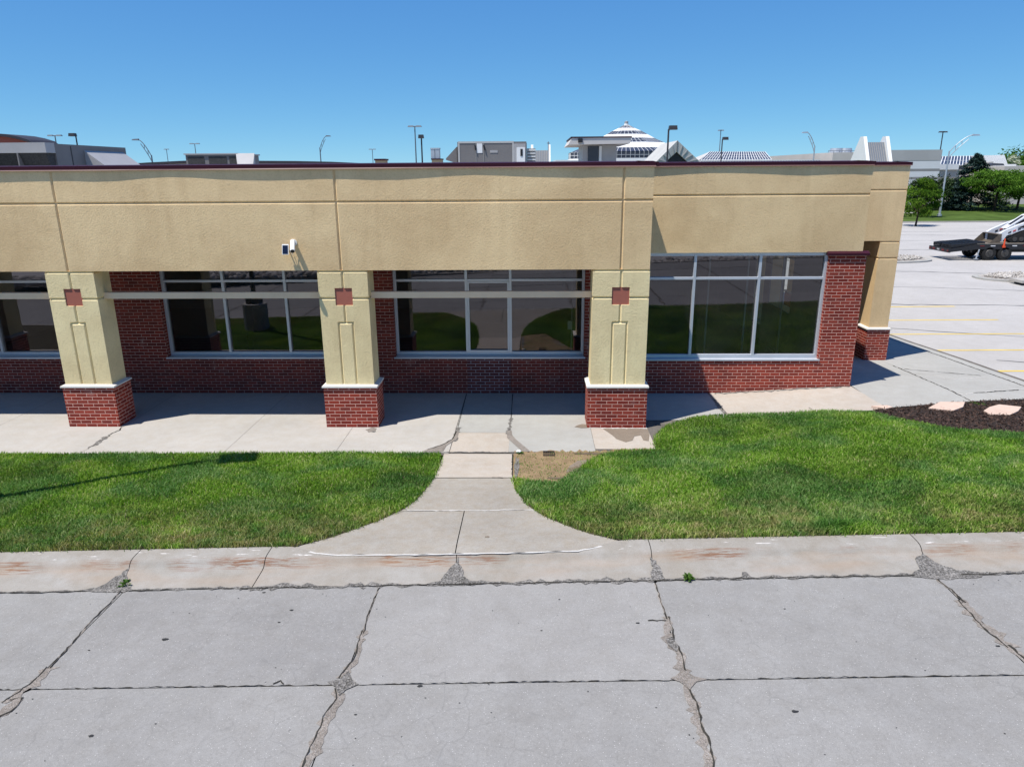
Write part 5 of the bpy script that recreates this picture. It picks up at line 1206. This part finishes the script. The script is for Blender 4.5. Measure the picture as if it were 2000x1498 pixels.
monitor(1684, 1734, 272, 318, 84, 'large white finned roof monitor above the right end of the parapet', 6.5, 0)
monitor(1037, 1075, 288, 320, 84, 'smaller white finned roof monitor with a grey seamed slope, beside the beige roof unit', 4.5, 0)
# right hand mall parts
rm = thing('mall_wing', 'beige and white mall wing with a dark glass roof, behind the dark spruce', 'building', (75, 120, -.5)); Y = 118
m = MB(); m.box(at(1833, 330, Y).x, at(2200, 330, Y).x, Y, Y+30, -.5, at(1850, 332, Y).z, M['mall_b']); m.build('wall', rm)
for y0_, y1_, mt in ((346, 351, 'mall_d'), (362, 368, 'mall_d')):
    m = MB(); m.box(at(1833, 330, Y).x, at(1885, 330, Y).x, Y-.06, Y-.001, at(1850, y1_, Y).z, at(1850, y0_, Y).z, M[mt]); m.build('wall_band', rm)
m = MB(); m.box(at(1832, 330, Y).x, at(1870, 330, Y).x, Y-.3, Y+2, at(1850, 332, Y).z+.01, at(1850, 321, Y).z, M['white']); m.build('parapet', rm)
m = MB(); e0, e1, r0_, r1_ = at(1830, 323, Y+1), at(1905, 323, Y+1), at(1836, 306, Y+6), at(1905, 305, Y+6)
m.raw([tuple(e0), tuple(e1), tuple(r1_), tuple(r0_), (r0_.x, Y+12, e0.z), (r1_.x, Y+12, e0.z)], [(0, 1, 2, 3), (3, 2, 5, 4)], M['dkglass']); gl_ = m.build('glass_roof', rm)
m = MB(); bars(m, e0, e1, r0_, r1_, 12, .06, M['white'], (0, .5, 1)); m.build('glazing_bars', gl_)
m = MB(); p = [at(q, y_, Y+4) for q, y_ in ((1906, 335), (1909, 304.5), (1962, 303), (1968, 321), (1985, 321), (1985, 335))]; m.prism([(v.x, v.z) for v in p], 8, M['white'], 'y', Y+4); m.build('white_gable', rm)
m = MB(); p = [at(q, y_, Y-1) for q, y_ in ((1905, 345), (1905, 318), (1940, 316), (1940, 345))]; m.prism([(v.x, v.z) for v in p], 3, M['mall_b'], 'y', Y-1); m.build('stair_block', rm)
m = MB(); p = [at(q, y_, Y-2) for q, y_ in ((1934, 324), (1938, 319), (1960, 320), (1962, 324))]; m.prism([(v.x, v.z) for v in p], 2, M['dkglass'], 'y', Y-2); m.build('small_skylight', rm)
m = MB(); m.box(at(1932, 330, Y-4).x, at(2100, 330, Y-4).x, Y-4, Y+2, -.5, at(1960, 324.5, Y-4).z, M['white']); m.build('white_wall', rm)
m = MB(); m.box(at(1962, 330, Y-8).x, at(2200, 330, Y-8).x, Y-8, Y+2, -.5, at(1980, 325, Y-8).z, M['mall_b']); m.build('wall', rm)

# ------------------------------------------------------------------ trees
M['leaf_g'] = m_leaf('leaf_green', (.026, .072, .012), (.15, .28, .04), .35)
M['leaf_y'] = m_leaf('leaf_young', (.03, .08, .010), (.16, .26, .035), .4)
M['leaf_d'] = m_leaf('leaf_dark', (.012, .028, .011), (.055, .085, .035), .2)
M['needle'] = m_leaf('needles', (.010, .024, .020), (.060, .098, .088), .12)
def clump_tree(name, base, h, rad, trunk_h, mat, label, cat, nl=2600, nclump=26, lsz=.16, flat=.6, seed=1, trunk_r=.14, kind_=None):
    global rng
    r = np.random.default_rng(seed); t = thing(name, label, cat, base); bx, by, bz = base
    m = MB(); m.tube((bx, by, bz-.2), (bx+.1, by, bz+trunk_h), trunk_r, M['bark'], trunk_r*.7, 8); tips = []
    for i in range(7):
        a = r.uniform(0, 6.28); q = r.uniform(.35, .8); tip = (bx+rad*q*math.cos(a), by+rad*q*math.sin(a), bz+trunk_h+(h-trunk_h)*r.uniform(.3, .85)); 
        m.tube((bx+.1, by, bz+trunk_h*r.uniform(.75, 1.)), tip, trunk_r*.5, M['bark'], .025, 6)
    m.build('trunk', t)
    ph_ = r.uniform(0, 6.28, nclump); zz = r.uniform(0, 1, nclump); rr = np.sqrt(np.clip(1-((zz-.42)/.62)**2, .05, 1))*np.sqrt(r.uniform(.15, 1, nclump))
    cz = bz+trunk_h*.85+zz*(h-trunk_h*.85); cx = bx+rad*rr*np.cos(ph_)*.86; cy = by+rad*rr*np.sin(ph_)*.86
    cs = r.uniform(.16, .36, nclump)*rad; tb = r.uniform(-.25, .25, nclump)
    k = r.integers(0, nclump, nl); d = r.normal(size=(nl, 3)); d /= np.linalg.norm(d, axis=1, keepdims=True); q = r.uniform(.3, 1.08, (nl, 1))**.6
    C = np.stack([cx[k], cy[k], cz[k]], 1)+d*q*cs[k][:, None]*np.array([1, 1, flat]); N = d*.5+r.normal(size=(nl, 3))*.6+np.array([0, 0, .5])
    tint = np.clip(r.beta(2, 2, nl)+tb[k], 0, 1)
    cards('crown', C, N, r.uniform(.6, 1.3, nl)*lsz, mat, t, .8, tint); return t
def conifer(name, base, h, rad, label, cat, nl=5200, seed=3, mat=None):
    r = np.random.default_rng(seed); t = thing(name, label, cat, base); bx, by, bz = base
    m = MB(); m.tube((bx, by, bz-.2), (bx, by, bz+h*.95), .2, M['bark'], .03, 8); m.build('trunk', t)
    nb = 130; u = r.uniform(.02, .98, nb)**.9; an_ = r.uniform(0, 6.28, nb); L = rad*(1-u)**.92*r.uniform(.65, 1.12, nb)+.18
    k = r.integers(0, nb, nl); f = r.uniform(.12, 1, nl)**.7
    droop = -.16*L[k]*f*f+.05*L[k]*f; sp = .17*(1.1-f*.5)*np.minimum(L[k], 1.4)
    C = np.stack([bx+np.cos(an_[k])*L[k]*f+r.normal(0, 1, nl)*sp, by+np.sin(an_[k])*L[k]*f+r.normal(0, 1, nl)*sp, bz+.25+u[k]*(h-.3)+droop+r.normal(0, .07, nl)], 1)
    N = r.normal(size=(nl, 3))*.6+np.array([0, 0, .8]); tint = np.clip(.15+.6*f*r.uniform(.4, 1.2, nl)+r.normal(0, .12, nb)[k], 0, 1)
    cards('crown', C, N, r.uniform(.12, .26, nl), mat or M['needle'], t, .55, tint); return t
def gpt(px, py): return atz(px, py, -.42)
p = gpt(1788, 440); clump_tree('young_tree', (p.x, p.y, -.5), at(1788, 352, p.y).z+.5, 1.75, 1.2, M['leaf_y'], 'small bright young tree with a dark trunk beside the corner of the building', 'tree', 4200, 44, .12, .6, 11, .10)
p = gpt(1818, 425); clump_tree('young_tree', (p.x-.5, p.y, -.5), at(1818, 372, p.y).z+.5, 1.6, 1.4, M['leaf_y'], 'second bright young tree, just left of the galvanised lamp post', 'tree', 2600, 30, .13, .6, 12, .09)
p = Vector((0, 92, 0)); q = at(1818, 400, 92); clump_tree('dark_tree', (q.x, 92, -.3), at(1820, 354, 92).z+.3, 3.6, 1.5, M['leaf_d'], 'dark purple green bushy tree behind the young trees', 'tree', 4600, 34, .18, .8, 13, .15)
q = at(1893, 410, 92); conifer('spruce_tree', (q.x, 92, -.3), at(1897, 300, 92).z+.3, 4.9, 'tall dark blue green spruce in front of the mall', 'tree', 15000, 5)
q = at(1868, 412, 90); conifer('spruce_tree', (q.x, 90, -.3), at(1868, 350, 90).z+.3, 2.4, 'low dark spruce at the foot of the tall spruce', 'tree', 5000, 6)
p = gpt(1940, 416); clump_tree('locust_tree', (p.x, p.y, -.3), at(1950, 336, p.y).z+.3, 4.0, 2.6, M['leaf_g'], 'broad spreading green honey locust on the far lawn at the right edge', 'tree', 11000, 80, .13, .34, 15, .17)
q = at(1985, 412, p.y+3); clump_tree('locust_tree', (q.x, p.y+3, -.3), at(1985, 342, p.y+3).z+.3, 4.2, 2.0, M['leaf_g'], 'green honey locust cut by the right edge of the photo', 'tree', 7500, 64, .14, .36, 16, .16)
q = at(1955, 415, 96); clump_tree('shrub', (q.x, 96, -.1), 2.2, 2.6, .2, M['leaf_g'], 'low green shrub behind the honey locust trunk', 'shrub', 1200, 12, .16, .7, 17, .05)
for i, (qx, qy, Y_, rd_) in enumerate(((1985, 303, 230, 9), (2020, 296, 240, 11), (1962, 312, 250, 7), (1760+0, 318, 260, 6))):
    c_ = at(qx, qy, Y_); clump_tree('hill_tree', (c_.x, Y_, -.5), c_.z+.5, rd_, 2.0, M['leaf_d'] if i else M['leaf_g'], ('far dark tree on the skyline, left of the last one', 'last far dark tree on the skyline at the right edge', 'lowest far dark tree beside the white gable', 'far dark tree behind the roof monitor')[i], 'tree', 1800, 30, .55, .8, 20+i, .3)
c_ = at(1992, 312, 200); clump_tree('blossom_tree', (c_.x, 200, -.5), c_.z+.9, 4, 2., m_leaf('blossom', (.2, .24, .16), (.55, .56, .46), .3), 'pale blossoming tree far off at the right edge', 'tree', 800, 12, .4, .8, 31, .2)

# ------------------------------------------------------------------ trailer and loader
ZL_ = -.52; Yt = 43.2
def tx(px, py=480): return at(px, py, Yt).x
tr = thing('flatbed_trailer', 'black flatbed equipment trailer with folded ramps parked in the lot at the right', 'trailer', (27, Yt, ZL_))
xr, xk = tx(1858), tx(1909); dz = at(1960, 477, Yt).z; W_ = 2.15; xe = xk+8.2
tz0 = at(1858, 494, Yt).z
m = MB(); m.box(xk, xe, Yt, Yt+.09, dz-.30, dz-.02, M['black']); m.box(xk, xe, Yt+W_-.09, Yt+W_, dz-.30, dz-.02, M['black']); m.box(xk, xk+.1, Yt+.09, Yt+W_-.09, dz-.3, dz-.03, M['black'])
for i in range(12): x = xk+.3+i*.65; m.box(x, x+.06, Yt+.09, Yt+W_-.09, dz-.2, dz-.05, M['black'])
m.box(xk+.2, xe+1.4, Yt+.75, Yt+.95, dz-.55, dz-.301, M['black']); m.box(xk+.2, xe+1.4, Yt+W_-.95, Yt+W_-.75, dz-.55, dz-.301, M['black']); m.build('chassis', tr)
m = MB(); 
for i in range(9): m.box(xk+.05, xe, Yt+.1+i*.25, Yt+.1+i*.25+.235, dz-.02, dz+.03, M['wood'])
m.build('deck', tr)
m = MB(); zb2 = tz0+.16
for yy in (Yt, Yt+W_-.1): m.hull8([(xr, yy, zb2-.13), (xk, yy, dz-.30), (xk, yy+.1, dz-.30), (xr, yy+.1, zb2-.13), (xr, yy, zb2+.02), (xk, yy, dz-.02), (xk, yy+.1, dz-.02), (xr, yy+.1, zb2+.02)], M['black'])
for i in range(9):
    t_ = (i+.5)/9; x = xr+(xk-xr)*t_; z = zb2+(dz-zb2)*t_; m.box(x-.04, x+.04, Yt+.1, Yt+W_-.1, z-.08, z-.01, M['black'])
m.build('dovetail', tr)
zr2 = at(1858, 477, Yt).z
for k_, (ya, yb) in enumerate(((Yt+.12, Yt+1.1), (Yt+1.3, Yt+W_-.12))):
    m = MB()
    for yy in (ya, yb-.07): m.hull8([(xr+.05, yy, zb2+.12), (xk+.5, yy, dz+.05), (xk+.5, yy+.07, dz+.05), (xr+.05, yy+.07, zb2+.12), (xr+.05, yy, zr2-.04), (xk+.5, yy, dz+.13), (xk+.5, yy+.07, dz+.13), (xr+.05, yy+.07, zr2-.04)], M['black'])
    for i in range(11):
        t_ = i/10; x = xr+.06+(xk+.4-xr)*t_; z0_ = zb2+.12+(dz+.05-zb2-.12)*t_; z1_ = zr2-.04+(dz+.13-zr2+.04)*t_; m.box(x, x+.05, ya+.07, yb-.07, z1_-.07, z1_, M['black'])
    for i in range(6): y_ = ya+.1+i*(yb-ya-.2)/5; m.box(xr+.03, xr+.06, y_-.02, y_+.02, zb2, zr2-.05, M['black'])
    m.build('ramp', tr)
m = MB(); m.box(xr-.10, xr, Yt-.02, Yt+W_+.02, zb2-.16, zb2+.06, M['black']); m.build('rear_bumper', tr)
for k_, (ya, yb, mt) in enumerate(((Yt+.05, Yt+.18, 'redtape_d'), (Yt+W_-.18, Yt+W_-.05, 'redtape_d'), (Yt+.5, Yt+.75, 'redtape_d'), (Yt+1.0, Yt+1.25, 'rtu_l'), (Yt+1.5, Yt+1.75, 'redtape_d'))):
    m = MB(); m.box(xr-.115, xr-.101, ya, yb, zb2-.10, zb2+.0, M[mt]); m.build('tail_light' if k_ < 2 else 'reflector', tr)
for i in range(9):
    x = xk+.15+i*.62; m = MB(); m.box(x, x+.26, Yt-.012, Yt-.001, dz-.13, dz-.08, M['whtape'] if i % 2 else M['redtape_d']); m.build('reflector', tr)
def wheel(x, y, r, w_):
    k = MB(); k.tube((x, y, ZL_+r+.0), (x, y+w_, ZL_+r+.0), r, M['rubber'], n=28); k.tube((x, y-.02, ZL_+r), (x, y+w_*.3, ZL_+r), r*.86, M['rubber'], r*.97, n=28); o = k.build('wheel', tr)
    k = MB(); k.tube((x, y-.045, ZL_+r), (x, y-.021, ZL_+r), r*.5, M['rim'], r*.56, n=20); k.tube((x, y-.09, ZL_+r), (x, y-.046, ZL_+r), r*.16, M['rim'], n=12); k.build('rim', o)
for x in (tx(1935), tx(1965.5)):
    wheel(x, Yt+.02, .40, .25); wheel(x, Yt+W_-.3, .40, .25)
m = MB(); x = tx(1906, 500); m.tube((x+.12, Yt-.03, dz-.3), (x, Yt-.05, ZL_+.12), .04, M['galv'], n=8); m.box(x-.1, x+.1, Yt-.12, Yt+.04, ZL_+.08, ZL_+.12, M['galv']); m.build('support_jack', tr)
# compact track loader on the deck
ld = thing('track_loader', 'white compact track loader with a worn steel bucket, on the trailer deck', 'loader', (29.5, Yt+.4, dz))
y0_, y1_ = Yt+.32, Yt+W_-.32; xf = tx(1972); z0_ = dz+.03
for yy in (y0_, y1_-.4):
    m = MB(); pr = [(xf+.02, z0_+.22), (xf+.25, z0_+.02), (xf+1.75, z0_+.02), (xf+2.05, z0_+.25), (xf+1.55, z0_+.86), (xf+1.25, z0_+.86)]
    m.prism(pr, .4, M['rubber'], 'y', yy); o = m.build('track', ld)
    m = MB()
    for i in range(4): m.tube((xf+.42+i*.38, yy-.03, z0_+.22), (xf+.42+i*.38, yy-.001, z0_+.22), .13, M['rim'], n=14)
    m.tube((xf+1.4, yy-.03, z0_+.62), (xf+1.4, yy-.001, z0_+.62), .2, M['rim'], n=14); m.build('roller', o)
m = MB(); m.prism([(xf+.45, z0_+.45), (xf+.55, z0_+1.02), (xf+1.0, z0_+1.06), (xf+2.3, z0_+1.2), (xf+2.45, z0_+.9), (xf+2.3, z0_+.4)], y1_-y0_-.9, M['wpaint'], 'y', y0_+.45); m.build('body', ld)
cabp = [(xf+.15, z0_+.80), (xf+1.25, z0_+1.58), (xf+2.2, z0_+1.80), (xf+2.25, z0_+1.0)]
m = MB(); m.prism(cabp, y1_-y0_-.98, M['wpaint'], 'y', y0_+.49); o = m.build('cab', ld)
m = MB(); m.prism([(xf+.50, z0_+.97), (xf+1.28, z0_+1.48), (xf+2.1, z0_+1.66), (xf+2.12, z0_+1.22), (xf+1.1, z0_+1.05)], .012, M['black'], 'y', y0_+.477)
m.raw([(xf+.42, y0_+.62, z0_+1.0), (xf+1.15, y0_+.62, z0_+1.52), (xf+1.15, y1_-.62, z0_+1.52), (xf+.42, y1_-.62, z0_+1.0)], [(0, 1, 2, 3)], M['black'])
m.build('cab_window', o)
m = MB(); m.box(xf+1.5, xf+2.3, y0_+.46, y1_-.46, z0_+1.81, z0_+1.90, M['black']); m.build('cab_roof', ld)
for yy in (y0_+.04, y1_-.22):
    m = MB(); m.prism([(xf-.40, z0_+.08), (xf-.24, z0_+.08), (xf-.05, z0_+.42), (xf+1.0, z0_+.80), (xf+2.3, z0_+1.22), (xf+2.3, z0_+1.45), (xf+1.4, z0_+1.36), (xf+.6, z0_+1.06), (xf-.2, z0_+.70), (xf-.42, z0_+.55)], .18, M['wpaint'], 'y', yy); o = m.build('lift_arm', ld)
    m = MB(); m.prism([(xf+.5, z0_+.88), (xf+1.3, z0_+1.18), (xf+1.9, z0_+1.3), (xf+1.9, z0_+1.2), (xf+.9, z0_+.86)], .02, M['black'], 'y', yy-.021); m.build('dark_panel', o)
    m = MB()
    for i in range(3): m.prism([(xf+.0+i*.26, z0_+.54+i*.09), (xf+.17+i*.26, z0_+.60+i*.09), (xf+.17+i*.26, z0_+.68+i*.09), (xf+.02+i*.26, z0_+.62+i*.09)], .014, M['redtape' if i == 1 else 'black'], 'y', yy-.015)
    m.build('decal', o)
m = MB(); bx = xf-.38
m.raw([(bx, y0_-.05, z0_+.52), (bx-.16, y0_-.05, z0_+.50), (bx-.62, y0_-.05, z0_+.03), (bx-.1, y0_-.05, z0_), (bx, y0_-.05, z0_+.12), (bx, y1_+.05, z0_+.52), (bx-.16, y1_+.05, z0_+.50), (bx-.62, y1_+.05, z0_+.03), (bx-.1, y1_+.05, z0_), (bx, y1_+.05, z0_+.12)],
      [(0, 5, 9, 4), (4, 9, 8, 3), (3, 8, 7, 2), (0, 1, 6, 5), (0, 4, 3, 2, 1), (5, 6, 7, 8, 9)], M['rusty']); m.build('bucket', ld)
cn = MB(); x = tx(1960); cn.tube((x, Yt-.04, dz-.1), (x, Yt-.04, dz+.32), .055, M['orange'], .03, 10); cn.box(x-.07, x+.07, Yt-.09, Yt-.013, dz-.2, dz-.1, M['orange']); tag(cn.build('marker_flag'), 'narrow orange red marker on the near edge of the trailer deck beside the loader', 'marker')
